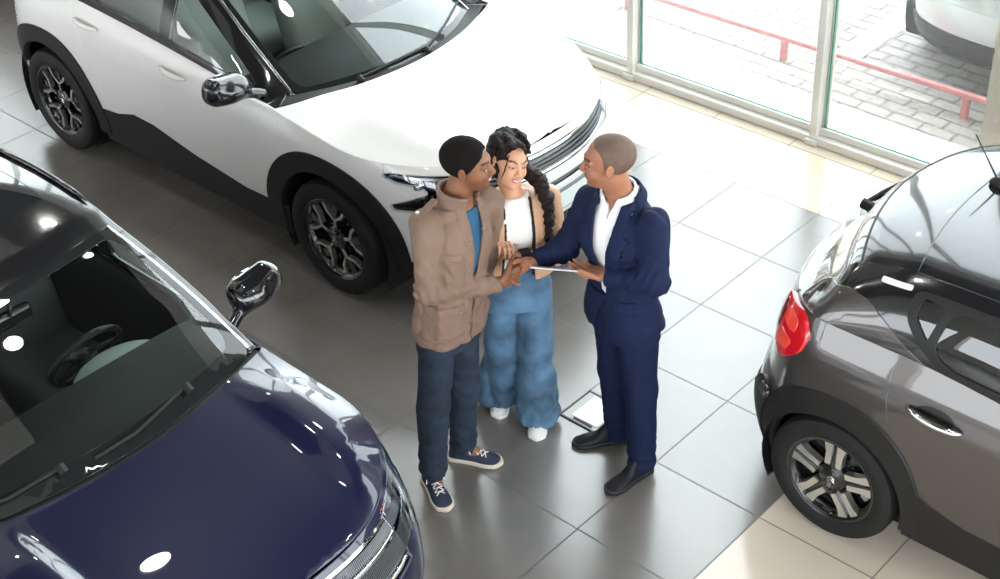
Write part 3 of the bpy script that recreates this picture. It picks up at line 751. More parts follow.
    for k in range(-5, 6):
        pmesh('slat', [patch(c.front, rnd([(k * .09 - .03, .315), (k * .09 + .01, .46), (k * .09 + .028, .46), (k * .09 - .012, .315)], .005), [], off=-.012, thick=.012, gap=0)], BLM, lg)
    pl = pmesh('number_plate', [patch(c.front, [(-.26, .515), (.26, .515), (.26, .625), (-.26, .625)], [], off=.02, thick=.02, gap=0, step=.05)], mat('plate_frame', (.10, .12, .12), .4), root)
    pmesh('plate_face', [patch(c.front, [(-.25, .523), (.25, .523), (.25, .617), (-.25, .617)], [], off=.024, thick=.006, gap=0, step=.05)], PLATE, pl)
    # bonnet, windscreen base, cabin
    pmesh('bonnet', [patch(c.top, bonnet_poly(c, -.14, .26, sc=1.0), [], step=.045, gap=.0005)], paint, root)
    cow = [(x, y) for x, y in [(-.14 - .26 * (y / .82) ** 2, y) for y in np.linspace(-.82, .82, 20)]] + [(-.8, .80), (-.8, -.80)]
    pmesh('cowl', [patch(c.top, cow, [], off=-.012, gap=0, thick=.01)], BLM, root)
    cabin(c, root, paint, BLK, xw=-1.16, xq=-3.04, wins=[(-.62, -1.375, 0, 0), (-1.475, -2.30, 0, -.0), (-2.36, -2.80, 0, 0)], hidden=False)
    # side strips and roof rails
    for sg in (1, -1):
        mb = MB(); mb.tube([c.cab(sg)(np.array([x]), np.array([float(c.zR(x)) + .03]))[0] for x in np.linspace(-1.4, -2.85, 12)], [.006] + [.014] * 10 + [.006], 8); mb.build('roof_rail', BLK, root, smooth=True)
        c.mirror(root, -.60, 1.17, sg, BLK)
        for x in (0, -c.wb): c.wheel(root, x, sg, 'petal', 0)
    c.wiper(root, [(-.19, .15, .02), (-.24, .55, .022), (-.27, .88, .022)]); c.wiper(root, [(-.19, -.5, .02), (-.21, -.1, .022), (-.20, .2, .022)])
    if full: c.interior(root, SEATM, steer_y=-.36)
    return c, root

def tailtop(c, root, paint):
    k = c.EX < c.gx0 + .30
    L = [(x, y) for x, y in zip(c.EX[k][::2], c.EY[k][::2])]; L = L + [(x, -y) for x, y in L[::-1] if y > 1e-6]
    if L[0][1] < 1e-6: L = L[0:1] + L[1:]
    pmesh('tailgate_top', [patch(c.top, L, [], gap=0, thick=.005, off=-.004, step=.04)], paint, root)
def cabin(c, root, paint, roofm, xw, xq, wins, hidden=False, roofglass=None, glassm=None, sideg=None, frame=None, rearpaint=None):
    frame = frame or BLK
    x1 = c.gx1; x0 = c.gx0
    lo = [(x1, q) for q in np.linspace(-1, 1, 16)]; 
    # windscreen glass with its black band, pillars
    ws = rnd([(x1 + .0, -.955), (x1 + .0, .955), (xw, .93), (xw, -.93)], .06)
    wsfull = [(x1 + .0, -1), (x1 + .0, 1), (xw, 1), (xw, -1)]
    wg = rnd([(x1 - .075, -.90), (x1 - .075, .90), (xw - 0.0 + .05, .89), (xw + .05, -.89)], .09)
    pmesh('windscreen_surround', [patch(c.green, ws, [wg], gap=0, hgap=0, thick=.004, step=.05, off=.002)], mat('black_glass_band', (.012, .014, .014), .03), root)
    pmesh('windscreen', [patch(c.green, wg, [], gap=0, thick=0, step=.06, off=.001)], glassm or CG, root)
    for sg in (1, -1):
        half = [(x1, 0), (x1, sg), (xw, sg), (xw, 0)]; wide = rnd([(x1 + .3, -.955), (x1 + .3, .955), (xw - .3, .93), (xw - .3, -.93)], .02)
        pmesh('windscreen_pillar', [patch(c.green, half, [wide], gap=0, hgap=.003, thick=.02, step=.03)], frame, root)
        pmesh('screen_seal', [patch(c.green, [(x1 - .02, sg * .953), (x1 - .02, sg * .965), (xw, sg * .942), (xw, sg * .930)], [], gap=0, thick=.006, off=.004, step=.03)], CHR if roofm is BLK else BLM, root)
    # roof
    rf = [(xw, -1), (xw, 1), (xq, 1), (xq, -1)]
    hol = [roofglass] if roofglass else []
    pmesh('roof', [patch(c.green, rf, hol, thick=.02, step=.06)], roofm, root)
    if roofglass: pmesh('roof_glass', [patch(c.green, roofglass, [], thick=.01, step=.06)], mat('black_roof_glass', (.012, .013, .014), .03, coat=.5), root)
    # rear screen
    rs = [(xq, -1), (xq, 1), (x0 - 0, 1), (x0, -1)]
    L = abs(x0 - xq)
    rgp = rnd([(xq - L * .12, -.86), (xq - L * .12, .86), (x0 + L * .12, .86), (x0 + L * .12, -.86)], .05)
    pmesh('rear_screen_surround', [patch(c.green, rs, [rgp], gap=.002, hgap=0, thick=.01, step=.035)], frame, root)
    pmesh('rear_screen', [patch(c.green, rgp, [], gap=0, thick=0, step=.05)], sideg or CGD, root)
    tailtop(c, root, c.paint)
    # cabin sides
    xs = np.linspace(c.RX.min(), c.RX.max(), 40)
    top = [(x, float(c.zR(x)) + .002) for x in xs]; bot = [(x, float(c.zE(x)) - .01) for x in xs]
    top = [(x, max(z, b[1] + .004)) for (x, z), b in zip(top, bot)]
    poly = bot + top[::-1]
    wp = [c.winpoly(a, b, lean0=l0, lean1=l1) for a, b, l0, l1 in wins]
    for sg in (1, -1):
        o = pmesh('cabin_side', [patch(c.cab(sg), poly, wp, gap=0, hgap=0, thick=.02, step=.035)], frame, root)
        for p in wp:
            pmesh('side_window', [patch(c.cab(sg), p, [], gap=0, thick=0, step=.08, off=-.006)], sideg or CG, root)

# ======================= blue car
BPAINT = mat('dark_blue_paint', (.0008, .0026, .026), .35, .0, coat=1.0, coat_rough=.01, spec=.2)
def blue_car(loc, label=None):
    c = Car(W=.90, xf=.86, xa=0.0, nf=2.9, xr=-3.5, xb=-2.7, nr=3.0, wb=2.67, rw=.345, ra=.40, rim=.23, tw=.225, sill=.2,
            ds=[(.2, .05), (.36, .03), (.5, .012), (.7, .0), (.8, .008), (.9, .035), (.97, .07), (1.03, .10), (1.1, .12)],
            df=[(.2, .06), (.32, .02), (.45, .0), (.58, .015), (.66, .04), (.74, .075), (.82, .125), (.88, .17), (1.0, .25)],
            dr=[(.2, .08), (.35, .02), (.6, .0), (.8, .02), (1.0, .07), (1.2, .12)],
            zt=[(-3.5, 1.05), (-2.6, 1.05), (-1.4, 1.02), (-.5, .985), (0.0, .945), (.4, .90), (.7, .865), (.86, .85)],
            zc=[(-1.5, 1.02), (-.4, 1.01), (-.1, .995), (.2, .965), (.5, .915), (.68, .87), (.86, .835)], pq=4.2,
            bumps=[(.17, .68, .38, .155, .046, -.03)],
            zr=[(-.25, 1.0), (-.6, 1.21), (-1.0, 1.42), (-1.2, 1.475), (-1.7, 1.515), (-2.3, 1.49), (-2.9, 1.36), (-3.3, 1.1), (-3.4, 1.04)],
            yr=[(-.25, .80), (-.6, .755), (-1.1, .675), (-2.3, .665), (-3.0, .60), (-3.4, .66)],
            drop=[(-.25, .01), (-.6, .02), (-1.1, .035), (-2.3, .05), (-3.3, .04)], bow=[(-.25, .16), (-1.0, .12), (-1.5, .03), (-2.4, 0), (-3.4, 0)])
    paint = BPAINT; root = empty('hatchback', loc, 0, label, 'car')
    c.build_base(root, paint)
    wh = [circ(0, c.rw, c.ra, 36), circ(-c.wb, c.rw, c.ra, 36)]
    trF = ring_trim(c, 0, .47, .40, 1.0); trR = ring_trim(c, -c.wb, .47, .40, 1.0)
    sillp = [(-2.22, .2), (-2.22, .33), (-.42, .33), (-.42, .2)]
    def topline(a, b, n=12): return [(s, float(c.ztop(s))) for s in np.linspace(a, b, n)]
    sbm = c.Smin + .42
    for nm, poly in [('front_door', [(-.42, .33), (-.46, .6), (-.40, .9)] + topline(-.36, -1.40, 9) + [(-1.45, .33)]),
                     ('rear_door', [(-1.45, .33)] + topline(-1.40, -2.35, 8) + [(-2.3, .9), (-2.1, .7), (-2.1, .33)]),
                     ('quarter_panel', [(-2.1, .2), (-2.1, .7), (-2.3, .9)] + topline(-2.35, sbm, 9) + [(sbm, .2)]),
                     ('fender', [(.60, .2), (.62, .62), (.52, .78)] + topline(.5, -.36, 9) + [(-.40, .9), (-.46, .6), (-.42, .2)])]:
        objs = c.panel(nm, [poly], paint, root, holes=[trF, trR], hgap=0)
        for o, sg in zip(objs, (1, -1)):
            if nm == 'front_door': c.door_handle(o, -1.3, .84, sg, paint)
            if nm == 'rear_door': c.door_handle(o, -2.15, .87, sg, paint)
    c.panel('sill_trim', [sillp], BLM, root, off=.004, thick=.03)
    for cx, tr in ((0, trF), (-c.wb, trR)):
        c.panel('wheel_arch_trim', [tr], BLM, root, holes=[circ(cx, c.rw, c.ra - .005, 36)], off=.008, thick=.05, gap=0)
    pmesh('tailgate', [patch(c.rear, band_poly(c, -.95, .95, .45, 1.04), [trR])], paint, root)
    pmesh('rear_bumper_trim', [patch(c.rear, band_poly(c, -1.0, 1.0, .22, .45), [trR], off=.01)], BLM, root)
    # nose
    ub = c.Smax - .58; uc = float(c.ufx(.36)); zt = lambda u: float(c.ztop(c.Smax - abs(u)))
    gri = band_poly(c, -.62, .62, lambda u: .60, lambda u: zt(u) - .035)
    hl = lambda sg: rnd([(sg * .60, .66), (sg * .60, .835), (sg * (uc - .1), zt(uc - .1) - .035), (sg * (uc + .10), zt(uc + .1) - .02), (sg * (uc + .03), .835), (sg * (uc - .12), .80), (sg * (uc - .05), .72), (sg * (uc - .18), .66)], .015)
    low_in = rnd(band_poly(c, -.60, .60, .28, .50), .05)
    ci = lambda sg: rnd([(sg * .78, .34), (sg * .76, .52), (sg * .92, .54), (sg * .98, .36)], .03)
    bl = [(u, .2) for u in np.linspace(-ub, ub, 20)] + [(ub, .62), (ub + .08, .78)] + [(u, zt(u) - .002) for u in np.linspace(ub + .1, -ub - .1, 40)] + [(-ub - .08, .78), (-ub, .62)]
    arcs = [[(c.Smax - x, z) for x, z in trF], [(-(c.Smax - x), z) for x, z in trF]]
    pmesh('front_bumper', [patch(c.front, bl, [gri, hl(1), hl(-1), low_in, ci(1), ci(-1)] + arcs, step=.04, hgap=0)], paint, root)
    gr = pmesh('grille', [patch(c.front, gri, [], off=-.03, thick=.01, gap=0)], BLK, root)
    bars = [patch(c.front, band_poly(c, -.62, .62, z, z + h), [], off=o_, thick=.02, gap=0) for z, h, o_ in ((.812, .010, .0), (.742, .012, -.004), (.62, .008, -.01))]
    pmesh('chrome_bar', bars, CHR, gr)
    dk = mat('grille_grey', (.09, .095, .10), .3, .6)
    for z0, z1, off in ((.76, .80, -.012), (.65, .735, -.016)):
        rib = MB(); n = 150; us = np.linspace(-.78, .78, n); A = c.front(us, np.full(n, z0)); B = c.front(us + .004, np.full(n, z1))
        for a, b in zip(A, B): a = a + np.array((off, 0, 0)) * 0; rib.tube([a - np.array((.008, 0, 0)), b - np.array((.008, 0, 0))], .0026, 4, cap=False)
        rib.build('rib', dk, gr)
    bd = MB()
    for dz in (0, .05):
        q = c.front(np.array([-.07, 0, .07]), np.array([.69, .735, .69]) + dz) + np.array((.02, 0, 0)); bd.tube(q, .009, 6)
    bd.build('badge', CHR, gr)
    lm = mat('lamp_reflector', (.55, .57, .6), .15, .9)
    for sg in (1, -1):
        h = pmesh('headlight', [patch(c.front, hl(sg), [], off=-.025, thick=.01, gap=0)], BLK, root)
        L = [patch(c.front, rnd([(sg * .64, .800), (sg * .64, .822), (sg * (uc + .03), .862), (sg * (uc + .03), .848), (sg * (uc - .1), .815)], .004), [], off=-.008, thick=.01, gap=0),
             patch(c.front, rnd([(sg * .62, .70), (sg * .62, .725), (sg * (uc - .12), .745), (sg * (uc - .12), .725)], .004), [], off=-.008, thick=.01, gap=0)]
        pmesh('light_strip', L, lm, h)
        pmesh('lens', [patch(c.front, hl(sg), [], off=.003, thick=.012, gap=0)], LENS, h)
        pmesh('corner_intake', [patch(c.front, ci(sg), [], off=-.02, thick=.01, gap=0)], BLK, root)
    lg = pmesh('lower_grille', [patch(c.front, low_in, [], off=-.028, thick=.01, gap=0)], BLK, root)
    for k in range(4): pmesh('slat', [patch(c.front, band_poly(c, -.57, .57, .315 + .045 * k, .327 + .045 * k), [], off=-.015, thick=.012, gap=0)], BLM, lg)
    pl = pmesh('number_plate', [patch(c.front, [(-.26, .50), (.26, .50), (.26, .61), (-.26, .61)], [], off=.02, thick=.02, gap=0)], PLATE, root)
    pmesh('bonnet', [patch(c.top, bonnet_poly(c, -.22, .17), [], step=.035)], paint, root)
    cow = [(-.22 - .17 * (y / .80) ** 2, y) for y in np.linspace(-.80, .80, 20)] + [(-.8, .79), (-.8, -.79)]
    pmesh('cowl', [patch(c.top, cow, [], off=-.012, gap=0, thick=.01)], BLM, root)
    rg = rnd([(-1.42, -.80), (-1.42, .80), (-2.4, .80), (-2.4, -.80)], .04)
    cabin(c, root, paint, BLK, xw=-1.04, xq=-2.9, wins=[(-.66, -1.42, 0, 0), (-1.52, -2.40, 0, -.0)], roofglass=rg)
    for sg in (1, -1):
        mb = MB(); mb.tube([c.green(np.array([x]), np.array([sg * .985]))[0] + np.array((0, 0, .012)) for x in np.linspace(-1.25, -2.8, 14)], [.004] + [.013] * 12 + [.004], 8); mb.build('roof_rail', BLK, root, smooth=True)
        m = c.mirror(root, -.66, 1.08, sg, mat('mirror_shell', (.01, .01, .012), .06, .2, coat=1))
        for x in (0, -c.wb): c.wheel(root, x, sg, 'blade', 0)
    for pts in ([(-.31, .48, .022), (-.28, .1, .024), (-.28, -.15, .022)], [(-.31, -.32, .022), (-.29, -.6, .024), (-.30, -.85, .022)]): c.wiper(root, pts)
    c.interior(root, SEATD, x0=-1.45, steer_y=.36, dashx=-.78)
    mb = MB().box((-.98, 0, 1.33), (.05, .22, .07), bev=.015); mb.tube([(-.95, 0, 1.36), (-.93, 0, 1.43)], .008, 6); mb.build('inner_mirror', BLK, root)
    return c, root

# ======================= grey car
GPAINT = mat('dark_grey_paint', (.062, .055, .051), .30, .5, coat=1.0, coat_rough=.02)
def grey_car(loc, label=None):
    c = Car(W=.875, xf=.75, xa=0.0, nf=2.6, xr=-3.20, xb=-2.62, nr=2.5, wb=2.54, rw=.318, ra=.365, rim=.215, tw=.20, sill=.2,
            ds=[(.2, .04), (.36, .015), (.5, .004), (.7, .0), (.85, .003), (.95, .02), (1.02, .045), (1.1, .08), (1.2, .12)],
            df=[(.2, .06), (.32, .02), (.45, .0), (.7, .03), (.82, .09), (.9, .16)],
            dr=[(.2, .10), (.30, .03), (.45, .0), (.58, .015), (.66, .05), (.8, .075), (1.0, .12), (1.1, .155)],
            zt=[(-3.2, 1.07), (-2.9, 1.10), (-2.3, 1.10), (-1.4, 1.04), (-.5, .98), (0.0, .93), (.4, .88), (.75, .82)],
            zc=[(-3.2, 1.07), (-2.9, 1.1), (-1.5, 1.04), (-.4, 1.01), (0, .98), (.4, .92), (.75, .82)], pq=3.2, bumps=[],
            zr=[(-.25, 1.0), (-.6, 1.2), (-1.0, 1.38), (-1.25, 1.44), (-1.8, 1.485), (-2.44, 1.463), (-2.70, 1.415), (-2.80, 1.37), (-2.93, 1.18), (-3.03, 1.06)],
            yr=[(-.25, .76), (-.6, .73), (-1.1, .655), (-2.0, .655), (-2.5, .64), (-2.8, .62), (-3.03, .66)],
            drop=[(-.25, .01), (-.6, .03), (-1.1, .06), (-2.5, .06), (-2.75, .06), (-3.03, .0)], bow=[(-.25, .16), (-1.0, .10), (-1.5, 0), (-2.2, -.02), (-2.6, -.11), (-3.03, -.16)])
    paint = GPAINT; root = empty('hatchback', loc, 0, label, 'car')
    c.build_base(root, paint)
    trF = ring_trim(c, 0, .445, .36, 1.0); trR = ring_trim(c, -c.wb, .445, .36, 1.08)
    sillp = [(-2.18, .2), (-2.18, .52), (-2.06, .46), (-1.9, .42), (-.42, .39), (-.42, .2)]
    cut = [(-3.0, .0), (-3.0, .30), (-2.18, .30)] + sillp[1:5] + [(-.42, 0)]
    def topline(a, b, n=12): return [(s, float(c.ztop(s))) for s in np.linspace(a, b, n)]
    sbm = float(np.interp(-2.98, c.OX, c.S))
    lamp = rnd([(sbm - .02, .86), (sbm + .14, .835), (sbm + .26, .93), (sbm + .28, 1.03), (sbm + .20, 1.088), (sbm - .05, 1.075), (sbm - .10, .95)], .05)
    rd = [(-2.12, .3), (-2.20, .50), (-2.275, .70), (-2.32, .90), (-2.325, 1.02)]
    for nm, poly in [('front_door', [(-.42, .3), (-.46, .6), (-.40, .9)] + topline(-.36, -1.27, 9) + [(-1.30, .3)]),
                     ('rear_door', [(-1.30, .3)] + topline(-1.27, -2.30, 9) + rd[::-1]),
                     ('quarter_panel', rd + topline(-2.30, sbm, 12) + [(sbm, .62), (-2.80, .60), (-2.70, .2)]),
                     ('fender', [(.52, .2), (.55, .62), (.45, .80)] + topline(.40, -.36, 9) + [(-.40, .9), (-.46, .6), (-.42, .2)])]:
        objs = c.panel(nm, [poly], paint, root, holes=[trF, trR, cut] + ([lamp] if nm == 'quarter_panel' else []), hgap=0, step=.04)
        for o, sg in zip(objs, (1, -1)):
            if nm in ('front_door', 'rear_door'):
                s0 = -2.10 if nm == 'rear_door' else -1.10
                c.door_handle(o, s0, .915, sg, CHR, L=.25)
                rec = circ(s0, .925, 1, 20); rec = [(s0 + (x - s0) * .085, .925 + (z - .925) * .035) for x, z in rec]
                pmesh('handle_recess', [patch(c.side(sg), rec, [], gap=0, thick=0, off=.0015, step=.03)], mat('handle_recess', (.012, .011, .011), .3, .3), o)
    c.panel('sill_trim', [sillp], BLM, root, off=.006, thick=.03)
    for cx, tr in ((0, trF), (-c.wb, trR)):
        c.panel('wheel_arch_trim', [tr], BLM, root, holes=[circ(cx, c.rw, c.ra - .005, 36)], off=.012, thick=.05, gap=0, step=.035)
    # rear
    ur = sbm - c.Smin
    lampr = [(x - c.Smin, z) for x, z in lamp]
    lh = [lampr, [(-x, z) for x, z in lampr]]
    tg = band_poly(c, -ur, ur, .64, lambda u: float(c.ztop(c.Smin + abs(u))))
    pmesh('tailgate', [patch(c.rear, tg, lh, step=.035, hgap=0)], paint, root)
    us = np.interp(-2.80, c.OX, c.S) - c.Smin
    arcs = [[(x - c.Smin, z) for x, z in trR], [-1 * np.array((x - c.Smin, -z)) for x, z in trR]]
    bump = rnd([(-us, .24), (us, .24), (us, .60), (ur, .64), (-ur, .64), (-us, .60)], .02)
    pmesh('rear_bumper', [patch(c.rear, bump, arcs, step=.04, off=.0, hgap=0)], paint, root)
    pmesh('number_plate', [patch(c.rear, [(-.26, .68), (.26, .68), (.26, .79), (-.26, .79)], [], off=.012, thick=.015, gap=0)], PLATE, root)
    for sg in (1, -1):
        gd = [(sg * .38, .22), (sg * (us - .02), .22), (sg * (us - .02), .40), (sg * (us - .16), .62), (sg * (us - .24), .62), (sg * .60, .44), (sg * .38, .42)]
        pmesh('bumper_guard', [patch(c.rear, rnd(gd, .04), arcs, off=.022, thick=.05, step=.035, hgap=0)], BLM, root)
        pmesh('fog_reflector', [patch(c.rear, rnd([(sg * (us - .20), .56), (sg * (us - .12), .56), (sg * (us - .12), .61), (sg * (us - .20), .61)], .02), [], off=.03, thick=.02, step=.03)], BLK, root)
        fl = c.side(sg)
        t = pmesh('tail_lamp', [patch(fl, lamp, [], off=.022, thick=.05, step=.025)], REDL, root)
        pmesh('reflector_bar', [patch(fl, rnd([(sbm + .05, .885), (sbm + .165, .895), (sbm + .20, .95), (sbm + .08, .955)], .02), [], off=.026, thick=.006, step=.02, gap=0), patch(fl, rnd([(sbm + .06, .99), (sbm + .20, .99), (sbm + .20, 1.045), (sbm + .08, 1.06)], .02), [], off=.026, thick=.006, step=.02, gap=0)], REDB, t)
        pmesh('dark_rim', [patch(fl, rnd([(sbm - .03, .92), (sbm + .02, .915), (sbm + .035, 1.05), (sbm - .01, 1.055)], .02), [], off=.026, thick=.006, step=.02, gap=0)], mat('dark_red_plastic', (.12, .004, .006), .15, coat=1), t)
    # front (plain but complete)
    ub = c.Smax - .52
    pmesh('front_bumper', [patch(c.front, band_poly(c, -ub, ub, .22, lambda u: float(c.ztop(c.Smax - abs(u)))), [[(c.Smax - x, z) for x, z in trF], [(-(c.Smax - x), z) for x, z in trF]])], paint, root)
    pmesh('lower_grille', [patch(c.front, rnd(band_poly(c, -.5, .5, .3, .5), .04), [], off=.004)], BLK, root)
    pmesh('bonnet', [patch(c.top, bonnet_poly(c, -.22, .17), [], step=.05)], paint, root)
    cow = [(-.22 - .17 * (y / .80) ** 2, y) for y in np.linspace(-.79, .79, 20)] + [(-.8, .78), (-.8, -.78)]
    pmesh('cowl', [patch(c.top, cow, [], off=-.012, gap=0, thick=.01)], BLM, root)
    cabin(c, root, paint, BLK, xw=-1.08, xq=-2.44, wins=[(-.62, -1.25, 0, 0)], sideg=CGD, hidden=True) if False else grey_cabin(c, root, paint)
    for sg in (1, -1):
        c.mirror(root, -.62, 1.05, sg, BLK)
        for x in (0, -c.wb): c.wheel(root, x, sg, 'blade', 0)
    # rear wiper
    P = [c.green(np.array([x]), np.array([q]))[0] + np.array((-.03, 0, .02)) for x, q in ((-2.985, .12), (-2.965, .30), (-2.93, .62))]
    mb = MB(); mb.tube(P, [.014, .010, .006], 6); mb.tube([P[0] + np.array((.05, 0, -.01)), P[0] + np.array((-.012, 0, .0))], .026, 10)
    P2 = [c.green(np.array([x]), np.array([q]))[0] + np.array((-.02, 0, .012)) for x, q in ((-2.985, .22), (-2.96, .45), (-2.915, .78))]
    mb.tube(P2, .006, 6); mb.build('rear_wiper', BLM, root)
    # aerial
    a = c.green(np.array([-2.40]), np.array([.12]))[0]
    f = lambda Q: sdell(Q, a + np.array((0.02, 0, .01)), (.055, .028, .035))
    V, F = sdf_mesh(f, a - .08, a + .09, .008); ab = mesh_obj('aerial_base', V, F, BLM, root, True)
    MB().tube([a + np.array((.0, 0, .03)), a + np.array((-.13, 0, .21))], [.005, .0025], 6).build('aerial', BLM, ab)
    c.interior(root, SEATD, x0=-1.15, steer_y=-.34, dashx=-.72)
    return c, root
def grey_cabin(c, root, paint):
    x1, x0 = c.gx1, c.gx0; xw, xq, xs = -1.08, -2.44, -2.76
    wg = rnd([(x1 - .08, -.92), (x1 - .08, .92), (xw, .91), (xw, -.91)], .05)
    pmesh('windscreen', [patch(c.green, wg, [], gap=0, thick=0, step=.06)], CG, root)
    pmesh('windscreen_pillar', [patch(c.green, [(x1, -1), (x1, 1), (xw, 1), (xw, -1)], [wg], gap=0, hgap=0, thick=.02)], BLK, root)
    pmesh('roof', [patch(c.green, [(xw, -1), (xw, 1), (xq, 1), (xq, -1)], [], thick=.02, step=.06)], BLK, root)
    pmesh('roof_spoiler', [patch(c.green, rnd([(xq, -1), (xq, 1), (xs, 1), (xs - .02, 0), (xs, -1)], .01), [], thick=.03, step=.04, off=.002)], BLK, root)
    rs = [(xs, -1), (xs - .02, 0), (xs, 1), (x0, 1), (x0, -1)]
    rg = rnd([(xs - .02, -.93), (xs - .03, .93), (x0 + .03, .9), (x0 + .03, -.9)], .03)
    pmesh('rear_screen', [patch(c.green, rs, [], gap=.002, thick=.01, step=.03)], mat('silvered_rear_glass', (.05, .052, .055), .03, coat=1), root)
    pmesh('screen_seal', [patch(c.green, [(xs + .003, -.98), (xs - .017, 0), (xs + .003, .98), (xs - .006, .98), (xs - .026, 0), (xs - .006, -.98)], [], gap=0, thick=.006, off=.005, step=.02)], BLM, root)
    tailtop(c, root, paint)
    X = np.linspace(c.RX.min(), c.RX.max(), 50)
    bot = [(x, float(c.zE(x)) - .01) for x in X]; top = [(x, max(float(c.zR(x)) + .002, b[1] + .004)) for x, b in zip(X, bot)]
    poly = bot + top[::-1]
    def wtop(x): return float(c.zR(x)) - .075
    def wbot(x): return float(c.zE(x)) + .03
    rear_w = rnd([(-1.34, wbot(-1.34)), (-1.9, wbot(-1.9)), (-2.10, 1.115), (-2.20, 1.17), (-2.16, wtop(-2.16)), (-1.9, wtop(-1.9)), (-1.34, wtop(-1.34))], .05)
    quar = rnd([(-2.225, 1.19), (-2.305, 1.27), (-2.30, 1.345), (-2.19, wtop(-2.19))], .025)
    fro = c.winpoly(-.66, -1.26)
    seal = rnd([(-1.30, wbot(-1.30) - .03), (-1.9, wbot(-1.9) - .03), (-2.12, 1.085), (-2.26, 1.17), (-2.345, 1.26), (-2.34, 1.355), (-2.20, wtop(-2.2) + .03), (-1.9, wtop(-1.9) + .03), (-1.30, wtop(-1.3) + .03)], .06)
    # body colour below and behind the window line, black above
    quarter = [(-2.10, wbot(-2.1) - .06), (-2.28, 1.15), (-2.40, 1.24), (-2.47, 1.30), (-2.62, 1.25), (-2.74, 1.19), (c.RX.min() + .005, 1.10)] + [(x, z) for x, z in bot if x < -2.1]
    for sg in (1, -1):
        pmesh('cabin_side', [patch(c.cab(sg), poly, [rear_w, quar, fro], gap=0, hgap=0, thick=.02, step=.04)], BLK, root)
        pmesh('pillar_panel', [patch(c.cab(sg), rnd([(-2.18, 1.075), (-2.30, 1.13), (-2.42, 1.20), (-2.52, 1.245), (-2.64, 1.25), (-2.80, 1.18), (-2.87, 1.09)], .03), [], gap=0, thick=.006, off=.004, step=.03)], paint, root)
        pmesh('pillar_glint', [patch(c.cab(sg), rnd([(-2.50, 1.325), (-2.36, 1.345), (-2.36, 1.362), (-2.50, 1.342)], .006), [], gap=0, thick=.006, off=.008, step=.02)], mat('glint_silver', (.8, .8, .8), .3, .3), root)  # pale strip draws a lamp's reflection on the black pillar
        pmesh('window_seal', [patch(c.cab(sg), seal, [rear_w, quar], gap=0, hgap=0, thick=.01, off=.006, step=.03)], BLM, root)
        pmesh('side_window', [patch(c.cab(sg), rear_w, [], gap=0, thick=0, off=-.004)], CGD, root)
        pmesh('quarter_window', [patch(c.cab(sg), quar, [], gap=0, thick=0, off=-.004)], CGD, root)
        pmesh('side_window', [patch(c.cab(sg), fro, [], gap=0, thick=0, off=-.004)], CGD, root)

def make_cars():
    white_car((-2.29, 1.51, 0), 'suv', WPAINT, label='white SUV with black mirrors and black wheel-arch cladding parked behind the three people')
    blue_car((-.75, -1.60, 0), label='dark blue hatchback with glossy sculpted bonnet, cut by the bottom left corner')
    grey_car((3.418, 1.57, 0), label='dark grey hatchback with black roof and red tail lamp at the right edge')
    SP = mat('silver_paint', (.55, .57, .58), .25, .4, coat=1)
    white_car((-.42, 8.35, 0), 'suv', SP, full=False, label='silver SUV parked outside on the block paving beyond the shop window', rz=R(90))
    c, r = white_car((-6.75, 2.9, 0), 'suv', mat('black_paint', (.006, .006, .008), .2, coat=1), full=False, label='black car at the top left edge, behind the white SUV')
make_cars()

# ------------------------------------------------------------------ people
def nrm(v): v = np.asarray(v, float); return v / (np.linalg.norm(v) + 1e-12)
def torso_frame(P, pel, neck, ap, ac):
    t = (P[:, 2] - pel[2]) / (neck[2] - pel[2]); tc = np.clip(t, -.3, 1.15); s = np.clip(t, 0, 1); s = s * s * (3 - 2 * s)
    cx = pel[0] + (neck[0] - pel[0]) * tc; cy = pel[1] + (neck[1] - pel[1]) * tc; an = np.radians(ap + (ac - ap) * s)
    dx = P[:, 0] - cx; dy = P[:, 1] - cy
    return -np.sin(an) * dx + np.cos(an) * dy, np.cos(an) * dx + np.sin(an) * dy, P[:, 2]
def superell(a, f, z, wa, wf, ff, z0, z1, n=2.5):
    """loft of rounded sections: half widths wa(z), half depths wf(z), forward shift ff(z)"""
    A = wa(z); Fw = wf(z); g = f - ff(z)
    q = (np.abs(a / A) ** n + np.abs(g / Fw) ** n) ** (1 / n)
    d = (q - 1) * np.minimum(A, Fw) * .95
    return np.maximum(np.maximum(d, z - z1), z0 - z)
def head_prims(hs=1.0, female=False):
    def f(Q):
        Q = Q / hs
        d = sdell(Q, (-.014, 0, .030), (.098, .076, .086))
        d = sdm(d, sdell(Q, (.032, 0, -.030), (.060, .058 if female else .062, .082)), .03)
        d = sdm(d, sdell(Q, (.046, 0, -.080), (.040, .038 if female else .046, .030)), .025)
        d = sdm(d, sdell(Q, (.076, 0, -.098), (.016, .018, .014)), .014)
        Qm = Q.copy(); Qm[:, 1] = np.abs(Qm[:, 1])
        d = sdm(d, sdell(Qm, (.062, .036, -.032), (.024, .022, .022)), .02)
        d = sdm(d, sdcap(Qm, (.086, .012, .026), (.074, .046, .022), .010, .008), .015)
        d = smax(d, -sdell(Qm, (.104, .031, .004), (.017, .017, .011)), .012)
        d = sdm(d, sdell(Qm, (.079, .031, .004), (.0125, .0135, .0115)), .003)
        d = sdm(d, sdcap(Q, (.088, 0, .014), (.108, 0, -.026), .007, .012), .010)
        d = sdm(d, sdell(Qm, (.101, .012, -.030), (.011, .008, .008)), .006)
        lw = .024
        d = sdm(d, sdell(Q, (.089, 0, -.054), (.013, lw, .0065)), .006); d = sdm(d, sdell(Q, (.087, 0, -.066), (.012, lw * .85, .0065)), .005)
        # ears
        e = sdell(rotp(Qm, (-.004, .080, -.006), 'z', 22), (0, 0, 0), (.018, .0075, .031)); e = smax(e, -sdell(rotp(Qm, (-.004, .080, -.006), 'z', 22), (.004, .009, .003), (.009, .006, .018)), .004)
        d = sdm(d, e, .008)
        return d * hs
    return f
